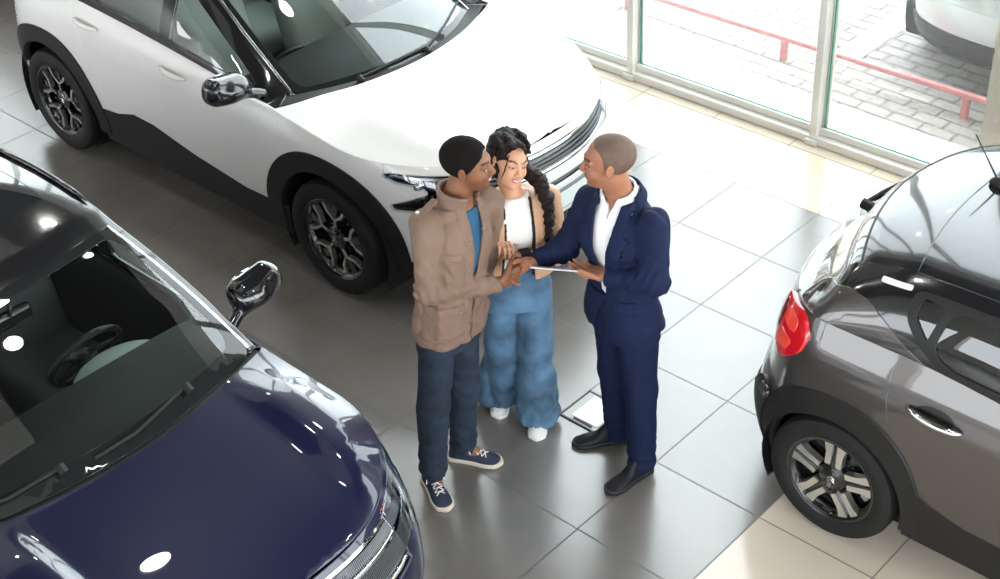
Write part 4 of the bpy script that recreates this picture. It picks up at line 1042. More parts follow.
def head_frame(c, yaw, pitch, roll):
    M = Matrix.Rotation(R(yaw), 3, 'Z') @ Matrix.Rotation(R(-pitch), 3, 'Y') @ Matrix.Rotation(R(roll), 3, 'X')
    M = np.array(M); c = np.asarray(c, float)
    return lambda P: (P - c) @ M, lambda Q: np.asarray(Q) @ M.T + c
def face_color(Q, skin, lip, brow, hs=1.0, teeth=False, beard=0, white=(.42, .38, .36)):
    Q = Q / hs; n = len(Q); C = np.tile(np.array(skin, float), (n, 1)); y = np.abs(Q[:, 1]); x = Q[:, 0]; z = Q[:, 2]
    C *= (1 + .10 * noise(Q, 30, 2))[:, None]
    def mix(m, col): m = np.clip(m, 0, 1)[:, None]; C[:] = C * (1 - m) + np.array(col) * m
    if beard:
        m = np.clip((x - .0) / .03, 0, 1) * np.clip((-.040 - z) / .02, 0, 1); mix(m * beard, np.array(skin) * .25)
        mix(((x > .09) & (z > -.049) & (z < -.040) & (y < .026)) * beard * 1.3, np.array(skin) * .2)
    mix((x > .055) * (np.abs(z - (.033 - 16 * (y - .036) ** 2)) < .0036) * (y > .013) * (y < .050), brow)
    de = np.sqrt(((y - .031) / .0125) ** 2 + ((z - .004) / .0058) ** 2); ey = (x > .074)
    mix(ey * (de < 1.15), np.array(brow) * 1.2); mix(ey * (de < .95), white); mix(ey * (np.hypot(y - .031, z - .004) < .0055), (.02, .012, .008))
    ml = np.sqrt((Q[:, 1] / .025) ** 2 + ((z + .062 - .30 * y * (1 if teeth else .3)) / .0105) ** 2); mix((x > .072) * (ml < 1), lip)
    if teeth: mix((x > .075) * (y < .017) * (np.abs(z + .061 - .30 * y) < .0036), (.66, .62, .58))
    else: mix((x > .075) * (y < .021) * (np.abs(z + .060) < .0012), np.array(lip) * .3)
    return C
def hand_prims(W, d, n, l, curl=(25, 35, 25), spread=.004, thumb=(.55, .75, .25), tcurl=20, sc=1.0):
    """palm, four fingers and thumb. d: along the hand, n: out of the palm, l: towards the thumb"""
    W = np.asarray(W, float); d = nrm(d); n = nrm(n - d * np.dot(n, d)); l = nrm(np.asarray(l, float) - d * np.dot(l, d) - n * np.dot(l, n)); pr = []
    lat = (.030, .010, -.010, -.029); kl = (.090, .094, .089, .080); ln = ((.042, .026, .021), (.047, .029, .022), (.043, .027, .022), (.034, .021, .019))
    for i in range(4):
        K = W + d * kl[i] * sc + l * lat[i] * sc
        pr.append((W + l * lat[i] * .55 * sc + d * .008, K, .016 * sc, .0115 * sc, 'p'))
        a = 0; p = K
        for j in range(3):
            cj = curl[j] if np.isscalar(curl[j]) else curl[j][i]
            a += cj; dd = nrm(d * math.cos(R(a)) + n * math.sin(R(a)) + l * (spread * (1.5 - i) * 10)); q = p + dd * ln[i][j] * sc * .95
            pr.append((p, q, (.0092 - .0008 * j) * sc, (.0086 - .0011 * j) * sc, 'f%d' % i)); p = q
    T = W + d * .022 * sc + l * .026 * sc; td = nrm(d * thumb[0] + l * thumb[1] + n * thumb[2]); p = T
    for j, L in enumerate((.042, .032, .024)):
        q = p + td * L * sc; pr.append((p, q, (.0135 - .002 * j) * sc, (.0115 - .0018 * j) * sc, 't')); p = q
        td = nrm(td * math.cos(R(tcurl)) + (d * .6 + n * .5) * math.sin(R(tcurl)))
    def f(P):
        D = None
        groups = {}
        for a, b, ra, rb, g in pr: groups.setdefault(g, []).append((a, b, ra, rb))
        for g, L in groups.items():
            dg = None
            for a, b, ra, rb in L:
                e = sdcap(P, a, b, ra, rb); dg = e if dg is None else sdm(dg, e, .014 if g == 'p' else .004)
            D = dg if D is None else sdm(D, dg, .005 if g[0] == 'f' else .009)
        return D
    return f
def limb(P, pts, k=.03):
    D = None
    for (a, ra), (b, rb) in zip(pts[:-1], pts[1:]):
        e = sdcap(P, a, b, ra, rb); D = e if D is None else sdm(D, e, k)
    return D
def solid(name, f, lo, hi, h, m, parent=None, colf=None, origin=None):
    V, F = sdf_mesh(f, lo, hi, h)
    cols = colf(V) if colf else None
    if origin is not None: V = V - np.asarray(origin)
    return mesh_obj(name, V, F, m, parent, True, cols=cols)

def shoe(root, org, heel, ang, upper, solem, lacem=None, L=.285, W=.05, kind='sneaker', collar=.10, lc=None):
    ca, sa = math.cos(R(ang)), math.sin(R(ang)); hx, hy = heel
    def T(P): dx = P[:, 0] - hx; dy = P[:, 1] - hy; return np.c_[ca * dx + sa * dy, -sa * dx + ca * dy, P[:, 2]]
    def Ti(q): q = np.asarray(q, float); return np.c_[hx + ca * q[:, 0] - sa * q[:, 1], hy + sa * q[:, 0] + ca * q[:, 1], q[:, 2]]
    wid = pch([(-.01, .6), (0.02, .82), (.08, .80), (.14, .84), (.20, 1.0), (.25, .88), (.285, .35)])
    def plan(Q, g=0):
        x = Q[:, 0] * .285 / L; wv = W * wid(x) + g
        d = np.abs(Q[:, 1]) - wv; e = np.maximum(-Q[:, 0] - g, Q[:, 0] - L - g)
        return smax(d, e, .035)
    def fs(P):
        Q = T(P); return smax(plan(Q, .004), np.abs(Q[:, 2] - .0125) - .0125, .006)
    top = pch([(-.02, collar), (.0, collar), (.07, collar), (.12, collar * .80), (.17, .062), (.23, .048), (.29, .026)])
    def fu(P):
        Q = T(P); hz = top(Q[:, 0] * .285 / L)
        k = np.clip((Q[:, 2] - .02) / np.maximum(hz - .02, .01), 0, 1)
        d = plan(Q, -.003 - .022 * k ** 2)
        d = smax(d, Q[:, 2] - hz, .022); d = np.maximum(d, .018 - Q[:, 2])
        return d
    lo = np.array((hx, hy, -.01)) - (.34, .34, 0); hi = np.array((hx, hy, .2)) + (.34, .34, 0)
    o = solid('shoe', fu, lo, hi, .005, upper, root, origin=org)
    s = solid('sole', fs, lo, hi, .005, solem, o, origin=org)
    if lacem:
        mb = MB()
        for k in range(4):
            x = .115 + .022 * k; z = float(top(x)) + .001; w_ = .022
            for sg in (1, -1):
                pts = Ti([(x, -w_ * sg, z - .008), (x + .010, 0, z + .004), (x + .020, w_ * sg, z - .012)]) - org; mb.tube(pts, .0028, 5)
        for sg in (1, -1):
            z = float(top(.11)); pts = Ti([(.115, 0, z + .002), (.10, .02 * sg, z + .012), (.12, .04 * sg, z + .0), (.13, .045 * sg, z - .015)]) - org; mb.tube(pts, .0028, 5)
        mb.build('laces', lacem, o)
    return o

SKM = lambda n: mat(n, (.3, .15, .1), .48, attr=True, spec=.4)
org0 = np.array((0., 0., 0.))

# ============ man in the taupe jacket
def man_in_jacket():
    pel = (-.715, -.035, .93); neck = (-.710, .060, 1.515); ap, ac = 0, -12
    hc = np.array((-.668, .096, 1.680)); toL, toW = head_frame(hc, 30, -2, 3)
    root_loc = np.array((-.745, -.09, 0.))
    skin = (.190, .078, .038)
    shR, elR, wrR = (-.745, -.128, 1.435), (-.672, -.185, 1.165), (-.525, .100, 1.118)
    shL, elL, wrL = (-.672, .240, 1.42), (-.715, .235, 1.14), (-.715, .150, .98)
    hipR, hipL = (-.715, -.110, .93), (-.715, .040, .93)
    knR, anR = (-.70, -.195, .50), (-.715, -.222, .09); knL, anL = (-.715, .015, .50), (-.74, .018, .09)
    H = np.array((-.507, .208, 1.125)); d1 = nrm(H - np.array(wrR)); n1 = nrm((-d1[1], d1[0], 0))
    hR = hand_prims(np.array(wrR) + d1 * .012 - n1 * .012, d1, n1, (0, 0, 1), curl=((28, 30, 34, 38), 42, 30), thumb=(.75, .55, .25), tcurl=12, sc=1.02)
    hL = hand_prims(wrL, (-.1, -.05, -1), (0, -1, 0), (1, 0, 0), curl=(15, 20, 15))
    hd = head_prims(1.05)
    wa = pch([(.8, .13), (.93, .145), (1.08, .125), (1.25, .135), (1.38, .14), (1.46, .09), (1.52, .06)]); wf = pch([(.8, .10), (1.1, .10), (1.3, .115), (1.42, .09), (1.5, .055)]); ff = pch([(.8, 0), (1.3, .01), (1.5, -.005)])
    nb = np.array(neck) + (-.01, 0, -.02); ht = toW(np.array([[-.018, 0, -.075]]))[0]
    def body(P):
        d = hd(toL(P)); d = sdm(d, sdcap(P, nb, ht, .064, .058), .022)
        a, f, z = torso_frame(P, pel, neck, ap, ac); d = sdm(d, superell(a, f, z, wa, wf, ff, .82, 1.50), .03)
        for pts in ([(shR, .044), (elR, .040), (wrR, .027)], [(shL, .044), (elL, .040), (wrL, .027)], [(hipR, .085), (knR, .055), (anR, .038)], [(hipL, .085), (knL, .055), (anL, .038)],
                    [(anR, .038), ((-.66, -.25, .035), .028)], [(anL, .038), ((-.67, .06, .035), .028)]):
            d = sdm(d, limb(P, pts, .02), .02)
        d = sdm(d, hR(P), .008); d = sdm(d, hL(P), .008); return d
    def bc(V):
        C = face_color(toL(V), skin, (.22, .07, .055), (.012, .008, .006), hs=1.05, teeth=True, beard=.45)
        far = toL(V); m = (np.linalg.norm(far, axis=1) > .16); C[m] = np.array(skin) * (1 + .08 * noise(V[m], 25, 1))[:, None]; return C
    b = solid('person', body, (-1.0, -.44, 0), (-.36, .42, 1.84), .0042, SKM('skin_dark'), None, bc, root_loc)
    b.location = root_loc
    tag(b, 'man in a taupe field jacket, dark jeans and navy shoes shaking hands', 'person')
    # cropped hair
    def hair(P):
        Q = toL(P) / 1.05; d = sdell(Q, (-.014, 0, .031), (.1035, .0815, .0915)); cut = -.707 * Q[:, 0] + .707 * Q[:, 2]
        d = smax(d, (-.018 + .010 * np.clip((Q[:, 0] - .02) / .05, 0, 1)) - cut, .004); d = np.maximum(d, Q[:, 0] - .070 + .9 * np.maximum(np.abs(Q[:, 1]) - .045, 0)); d = np.maximum(d, -.062 - Q[:, 2])
        return d + .0012 * noise(P, 160, 4)
    solid('hair', hair, hc - .15, hc + .16, .004, mat('cropped_black_hair', (.006, .0045, .004), .9, spec=.12, bump=(300, .3)), b, origin=root_loc)
    # t-shirt
    wa2 = pch([(.8, .14), (.93, .15), (1.25, .143), (1.38, .143), (1.45, .11), (1.50, .08)]); wf2 = pch([(.8, .115), (1.1, .115), (1.3, .124), (1.42, .104), (1.5, .07)])
    def shirt(P):
        a, f, z = torso_frame(P, pel, neck, ap, ac); d = superell(a, f, z, wa2, wf2, ff, .88, 1.475 )
        d = smax(d, -sdcap(P, nb, np.array(ht) + (0.03, 0.02, 0), .072, .075), .008); return d + folds(P, .003, 10, 1)
    solid('t_shirt', shirt, (-1.0, -.3, .85), (-.45, .38, 1.52), .006, mat('blue_jersey', (.014, .078, .155), .85), b, origin=root_loc)
    # jeans
    def jeans(P):
        a, f, z = torso_frame(P, pel, neck, ap, ac); d = superell(a, f, z, pch([(.8, .150), (1.0, .14)]), pch([(.8, .118), (1.0, .11)]), ff, .80, 1.0)
        w_ = folds(P, .0045, 10, 2, (1, 1, 1.6))
        for hp, kn, an in ((hipR, knR, anR), (hipL, knL, anL)):
            a2 = np.array(an) + (0, 0, -.01)
            lg = limb(P, [(np.array(hp) + (0, 0, -.03), .090), (kn, .076), (a2, .064)], .03)
            d = sdm(d, lg, .03)
        d = np.maximum(d, .062 - P[:, 2])
        low = np.clip((.35 - P[:, 2]) / .25, 0, 1); kneez = np.exp(-((P[:, 2] - .5) / .12) ** 2)
        return d + w_ * (.5 + low + .6 * kneez) + .004 * low * np.sin(P[:, 2] * 95 + 3 * noise(P, 8, 3))
    solid('jeans', jeans, (-1.0, -.38, .04), (-.48, .22, 1.03), .006, mat('dark_denim', (.0085, .019, .038), .85, noise=(14, .45), bump=(400, .3)), b, origin=root_loc)
    # field jacket
    JM = mat('taupe_cotton', (.170, .108, .077), .8, noise=(9, .08), bump=(260, .2))
    jw = pch([(.80, .196), (.88, .190), (1.0, .176), (1.15, .160), (1.28, .162), (1.38, .165), (1.44, .145), (1.49, .105), (1.53, .08)])
    jf = pch([(.80, .150), (.9, .145), (1.1, .136), (1.3, .142), (1.42, .120), (1.49, .09), (1.53, .08)])
    def jacket(P):
        a, f, z = torso_frame(P, pel, neck, ap, ac)
        d = superell(a, f, z, jw, jf, ff, .6, 1.60)
        arms = sdm(limb(P, [(np.array(shR) + (-.0, .02, .0), .074), (elR, .060), (np.array(wrR) - d1 * .0, .043)], .03), 9 + 0 * z, .01)
        armL = limb(P, [(np.array(shL) + (.0, -.02, .0), .074), (elL, .060), (wrL, .045)], .03)
        cuff = (P - np.array(wrR)) @ d1 + .008; arms = np.maximum(arms, cuff)
        armL = np.maximum(armL, .90 - z)
        tr = np.maximum(d, z - 1.495)
        hem = .865 + .012 * noise(P, 6, 4); body_ = tr
        D = body_
        # wrinkles: folds round the elbow and across the back, seams, pocket flaps
        W_ = folds(P, .0068, 11, 5, (1, 1, .8)); ael = np.exp(-(np.linalg.norm(P - np.array(elR), axis=1) / .12) ** 2)
        W_ = W_ + .006 * ael * np.sin((P @ nrm(np.array(wrR) - np.array(elR)) + .5 * P[:, 2]) * 150 + 4 * noise(P, 14, 6))
        D = D + W_
        # raised details
        pk = (np.abs(a + .115) < .052) & (f > 0) & (z > .915) & (z < 1.04); D = D - .006 * pk
        fl = (np.abs(a + .115) < .058) & (f > 0) & (z > 1.03) & (z < 1.075); D = D - .010 * fl
        pc = (np.abs(a + .115) < .045) & (f > 0) & (z > 1.30) & (z < 1.335); D = D - .007 * pc
        hemb = (z < .908) & (z > .898); D = D + .005 * hemb
        plk = (np.abs(a + .032 + .0 * z) < .022) & (f > 0); D = D - .005 * plk
        inner = D + .014
        cavity = np.maximum(inner, z - 1.47)
        D = np.maximum(D, -cavity)
        D = np.maximum(D, hem - z)
        # collar
        ctr = np.array(neck) + (.0, .0, -.01); ax = nrm(np.array(ht) - ctr + (0, 0, .1)); rel = P - ctr; h_ = rel @ ax; rad = np.linalg.norm(rel - h_[:, None] * ax, axis=1)
        col = np.maximum(np.abs(rad - (.080 + .18 * np.clip(h_, -.02, .08))) - .008, np.maximum(h_ - .052, -.035 - h_))
        D = sdm(D, col, .008)
        # opening down the front
        ow = pch([(.8, .004), (1.14, .006), (1.25, .013), (1.38, .027), (1.47, .036), (1.6, .050)])
        oc = pch([(.8, -.004), (1.15, .004), (1.3, .022), (1.5, .032)])
        opn = np.maximum(np.abs(a - oc(z)) - ow(z), -f - .0); D = smax(D, -opn, .004)
        sl = sdm(arms, armL, .001) + W_
        return sdm(D, sl, .018)
    j = solid('jacket', jacket, (-1.0, -.42, .80), (-.40, .42, 1.62), .0052, JM, b, origin=root_loc)
    # snaps and epaulette
    def surf(a0, z0, fsgn=1):
        """find the jacket's front surface at torso coordinates (a0, z0)"""
        t = (z0 - pel[2]) / (neck[2] - pel[2]); s = t * t * (3 - 2 * t); an = R(ap + (ac - ap) * s); cx = pel[0] + (neck[0] - pel[0]) * t; cy = pel[1] + (neck[1] - pel[1]) * t
        k = np.linspace(.25, 0, 120); Q = np.c_[cx - math.sin(an) * a0 + math.cos(an) * k, cy + math.cos(an) * a0 + math.sin(an) * k, np.full(120, z0)]
        d = jacket(Q); i = int(np.argmax(d < 0)); return Q[i], np.array((math.cos(an), math.sin(an), 0))
    sn = mat('brass_snap', (.62, .52, .42), .3, .9)
    for a0, z0 in [(-.034, 1.36), (-.034, 1.24), (-.034, 1.10), (-.034, .96), (-.085, 1.045), (-.145, 1.045), (-.115, 1.315), (.06, 1.40)]:
        p, n_ = surf(a0, z0); MB().tube([p - root_loc - n_ * .004, p - root_loc + n_ * .004], .0085, 10).build('snap_button', sn, j)
    ep = MB(); e0 = np.array((-.752, -.16, 1.490)); e1 = np.array((-.732, -.04, 1.520)); dd = nrm(e1 - e0)
    ep.box((e0 + e1) / 2 - root_loc + (0, 0, .012), (.035, .13, .008), bev=.003, rot=Matrix.Rotation(R(17), 3, 'X')); ep.build('epaulette', JM, j)
    MB().tube([e0 - root_loc + (0, .02, .016), e0 - root_loc + (0, .02, .028)], .008, 10).build('snap_button', sn, j)
    nv = mat('navy_suede', (.018, .026, .055), .75, bump=(200, .2)); so = mat('cream_rubber', (.62, .55, .45), .6); lc = mat('white_cord', (.75, .74, .7), .8)
    shoe(b, root_loc, (-.795, -.192), -25, nv, so, lc, L=.28, collar=.105)
    shoe(b, root_loc, (-.815, -.018), 27, nv, so, lc, L=.28, collar=.105)

# ============ woman
def woman():
    pel = (-.715, .405, .90); neck = (-.682, .392, 1.385); ap, ac = -38, -33
    hs = .97; hc = np.array((-.694, .388, 1.550)); toL, toW = head_frame(hc, -20, 2, -15)
    root_loc = np.array((-.75, .43, 0.)); skin = (.54, .28, .17)
    aL = np.array((-math.sin(R(ac)), math.cos(R(ac)), 0))
    shL = tuple(np.array(neck) + aL * .165 + (0, 0, -.055)); elL = (-.505, .470, 1.095); wrL = (-.578, .300, 1.125)
    shR = tuple(np.array(neck) - aL * .155 + (-.02, .02, -.055)); elR = (-.835, .30, 1.09); wrR = (-.70, .285, 1.19)
    hipL, hipR = (-.655, .46, .88), (-.775, .36, .88); knL, anL = (-.635, .45, .48), (-.655, .485, .09); knR, anR = (-.79, .385, .48), (-.905, .465, .09)
    hL = hand_prims(wrL, (-.88, -.48, .12), (-.1, -.2, -1), (-.48, .88, 0), curl=(14, (22, 26, 30, 34), 18), thumb=(.8, .55, .1), tcurl=8, sc=.88)
    hR = hand_prims(wrR, (.80, -.35, .15), (.2, -.3, -1), (.3, .8, 0), curl=(20, 35, 25), thumb=(.8, .5, .1), tcurl=8, sc=.88)
    hd = head_prims(hs, True); nb = np.array(neck) + (0, 0, -.02); ht = toW(np.array([[-.016, 0, -.07]]))[0]
    wa = pch([(.8, .155), (.92, .150), (1.06, .115), (1.2, .13), (1.3, .14), (1.36, .07), (1.4, .05)]); wf = pch([(.8, .10), (1.05, .085), (1.2, .105), (1.3, .085), (1.38, .05)]); ff = pch([(.8, 0), (1.2, .015), (1.4, 0)])
    def body(P):
        d = hd(toL(P)); d = sdm(d, sdcap(P, nb, ht, .050, .046), .02)
        a, f, z = torso_frame(P, pel, neck, ap, ac); d = sdm(d, superell(a, f, z, wa, wf, ff, .80, 1.375), .03)
        for pts in ([(shR, .045), (elR, .035), (wrR, .022)], [(shL, .045), (elL, .035), (wrL, .022)], [(hipR, .08), (knR, .05), (anR, .034)], [(hipL, .08), (knL, .05), (anL, .034)],
                    [(anR, .034), ((-.87, .42, .03), .024)], [(anL, .034), ((-.61, .43, .03), .024)]):
            d = sdm(d, limb(P, pts, .02), .018)
        d = sdm(d, hR(P), .007); d = sdm(d, hL(P), .007); return d
    def bc(V):
        Q = toL(V); C = face_color(Q, skin, (.45, .12, .11), (.085, .042, .028), hs=hs, teeth=True); m = (np.linalg.norm(Q, axis=1) > .15); C[m] = np.array(skin) * (1 + .06 * noise(V[m], 25, 1))[:, None]; return C
    b = solid('person', body, (-1.02, .10, 0), (-.42, .74, 1.72), .004, SKM('skin_light'), None, bc, root_loc); b.location = root_loc
    tag(b, 'smiling woman with long dark hair, white top, peach jacket and wide blue jeans', 'person')
    # hair
    HM = mat('dark_brown_hair', (.013, .0075, .006), .55, spec=.2, noise=(60, .5), bump=(140, .8))
    br0 = toW(np.array([[-.045, .075, -.03]]))[0]; br = [br0, np.array((-.60, .475, 1.44)), np.array((-.555, .475, 1.36)), np.array((-.53, .455, 1.27)), np.array((-.525, .435, 1.20)), np.array((-.53, .425, 1.14))]
    def hair(P):
        Q = toL(P) / hs
        d = sdell(Q, (-.030, 0, .050), (.102, .097, .092)); d = sdm(d, sdell(Q, (.038, -.01, .088), (.050, .072, .034)), .03)
        d = sdm(d, sdell(Q, (-.03, 0, -.025), (.068, .090, .080)), .03)
        cut = sdell(Q, (.106, .004, -.006), (.078, .068, .114)); d = smax(d, -cut, .008)
        d = d + .008 * noise(Q, 38, 6) + .005 * noise(Q, 80, 7) + .006 * np.sin(Q[:, 1] * 90 + 60 * Q[:, 2] + 5 * noise(Q, 15, 3))
        d = d * hs
        # loose strands and side plait
        st = sdcap(P, toW(np.array([[.078, -.056, .06]]))[0], toW(np.array([[.084, -.068, -.01]]))[0], .0036, .0034); st = sdm(st, sdcap(P, toW(np.array([[.084, -.068, -.01]]))[0], toW(np.array([[.070, -.070, -.055]]))[0], .0034, .0026), .004)
        d = np.minimum(d, st)
        pl = None
        for i in range(len(br) - 1):
            r0, r1 = (.034, .032, .030, .026, .020, .012)[i:i + 2]; e = sdcap(P, br[i], br[i + 1], r0, r1); pl = e if pl is None else sdm(pl, e, .02)
        pl = pl + .005 * np.sin(P[:, 2] * 190) * np.sign(noise(P, 30, 1)) + .004 * noise(P, 70, 2)
        return sdm(d, pl, .012)
    solid('hair', hair, (-.88, .22, 1.08), (-.46, .58, 1.74), .0042, HM, b, origin=root_loc)
    # top
    def top_(P):
        a, f, z = torso_frame(P, pel, neck, ap, ac)
        d = superell(a, f, z, pch([(.85, .155), (.95, .148), (1.06, .130), (1.2, .143), (1.3, .150), (1.345, .115), (1.385, .066)]), pch([(.85, .115), (1.05, .10), (1.2, .122), (1.3, .105), (1.36, .075), (1.39, .062)]), ff, .90, 1.385)
        d = smax(d, -sdcap(P, nb + (0, 0, .03), ht, .055, .06), .006); return d + folds(P, .0045, 10, 11, (1, 1, .6))
    solid('top', top_, (-.92, .2, .88), (-.5, .62, 1.42), .0055, mat('off_white_cotton', (.74, .71, .68), .8), b, origin=root_loc)
    # cropped jacket, dark lining and cuffs
    PM = mat('peach_satin', (.50, .29, .175), .55, noise=(8, .05))
    jw = pch([(.92, .19), (1.0, .175), (1.1, .160), (1.2, .165), (1.3, .170), (1.345, .14), (1.40, .085)]); jf = pch([(.92, .15), (1.05, .135), (1.2, .142), (1.3, .122), (1.37, .095), (1.42, .08)])
    dL = nrm(np.array(wrL) - np.array(elL))
    def jacket(P, cuff=False, lining=False):
        a, f, z = torso_frame(P, pel, neck, ap, ac); d = superell(a, f, z, jw, jf, ff, .5, 1.60); d = np.maximum(d, z - 1.385)
        aL_ = limb(P, [(shL, .062), (elL, .054), (wrL, .036)], .025); aR_ = limb(P, [(shR, .062), (elR, .052), (wrR, .036)], .025)
        cu = (P - np.array(wrL)) @ dL
        if cuff: return np.maximum(np.maximum(limb(P, [(elL, .040), (wrL, .036)], .02) + .0015 * np.sin(np.arctan2(P[:, 2] - wrL[2], P[:, 1] - wrL[1]) * 26), cu + .004), -cu - .05)
        aL_ = np.maximum(aL_, cu + .045)
        D = sdm(d, aL_, .02); D = sdm(D, aR_, .02)
        D = D + folds(P, .006, 9, 21, (1, 1, .7)) + .005 * np.exp(-(np.linalg.norm(P - np.array(elL), axis=1) / .10) ** 2) * np.sin((P @ dL) * 170 + 4 * noise(P, 15, 3))
        ow = pch([(.9, .085), (1.1, .075), (1.25, .070), (1.34, .068), (1.42, .075)])
        opn = np.maximum(np.abs(a + .004) - ow(z), -f)
        if lining:
            D2 = np.maximum(D + .010, -(D + .020)); D2 = np.maximum(D2, .985 - z); return np.maximum(D2, -np.maximum(np.abs(a + .004) - ow(z) + .012, -f))
        cav = np.maximum(D + .011, z - 1.36); D = np.maximum(D, -cav)
        D = np.maximum(D, .965 + .03 * (a > 0) * 0 + .01 * noise(P, 7, 2) - z); return smax(D, -opn, .004)
    j = solid('jacket', jacket, (-.97, .13, .93), (-.42, .70, 1.44), .0052, PM, b, origin=root_loc)
    bk = mat('black_rib_knit', (.010, .010, .012), .9)
    solid('cuff', lambda P: jacket(P, cuff=True), np.array(wrL) - .1, np.array(wrL) + .1, .004, bk, j, origin=root_loc)
    solid('lining', lambda P: jacket(P, lining=True), (-.92, .16, .96), (-.46, .66, 1.40), .0055, bk, j, origin=root_loc)
    def jeans(P):
        a, f, z = torso_frame(P, pel, neck, ap, ac); d = superell(a, f, z, pch([(.78, .168), (.9, .160), (1.04, .138)]), pch([(.78, .125), (1.0, .108)]), ff, .76, 1.03)
        for hp, kn, an in ((hipR, knR, anR), (hipL, knL, anL)):
            lg = limb(P, [(np.array(hp) + (0, 0, -.03), .094), (kn, .086), (np.array(an) + (0.01, -.01, -.02), .112)], .04); d = sdm(d, lg, .02)
        d = np.maximum(d, .035 + .012 * noise(P, 9, 1) - P[:, 2]); low = np.clip((.75 - P[:, 2]) / .5, 0, 1)
        ang = np.arctan2(P[:, 1] - .43, P[:, 0] + .74)
        return d + folds(P, .009, 6, 31, (1, 1, .35)) * (.35 + low) + folds(P, .005, 14, 33, (1, 1, .8)) * low
    solid('jeans', jeans, (-1.08, .20, 0.0), (-.48, .68, 1.05), .0062, mat('light_blue_denim', (.070, .145, .235), .85, noise=(7, .55), bump=(400, .3)), b, origin=root_loc)
    wt = mat('white_canvas', (.80, .79, .78), .6); ws = mat('white_rubber', (.78, .77, .75), .4)
    shoe(b, root_loc, (-.700, .535), -52, wt, ws, wt, L=.25, W=.045, collar=.075); shoe(b, root_loc, (-.965, .535), -50, wt, ws, wt, L=.25, W=.045, collar=.075)

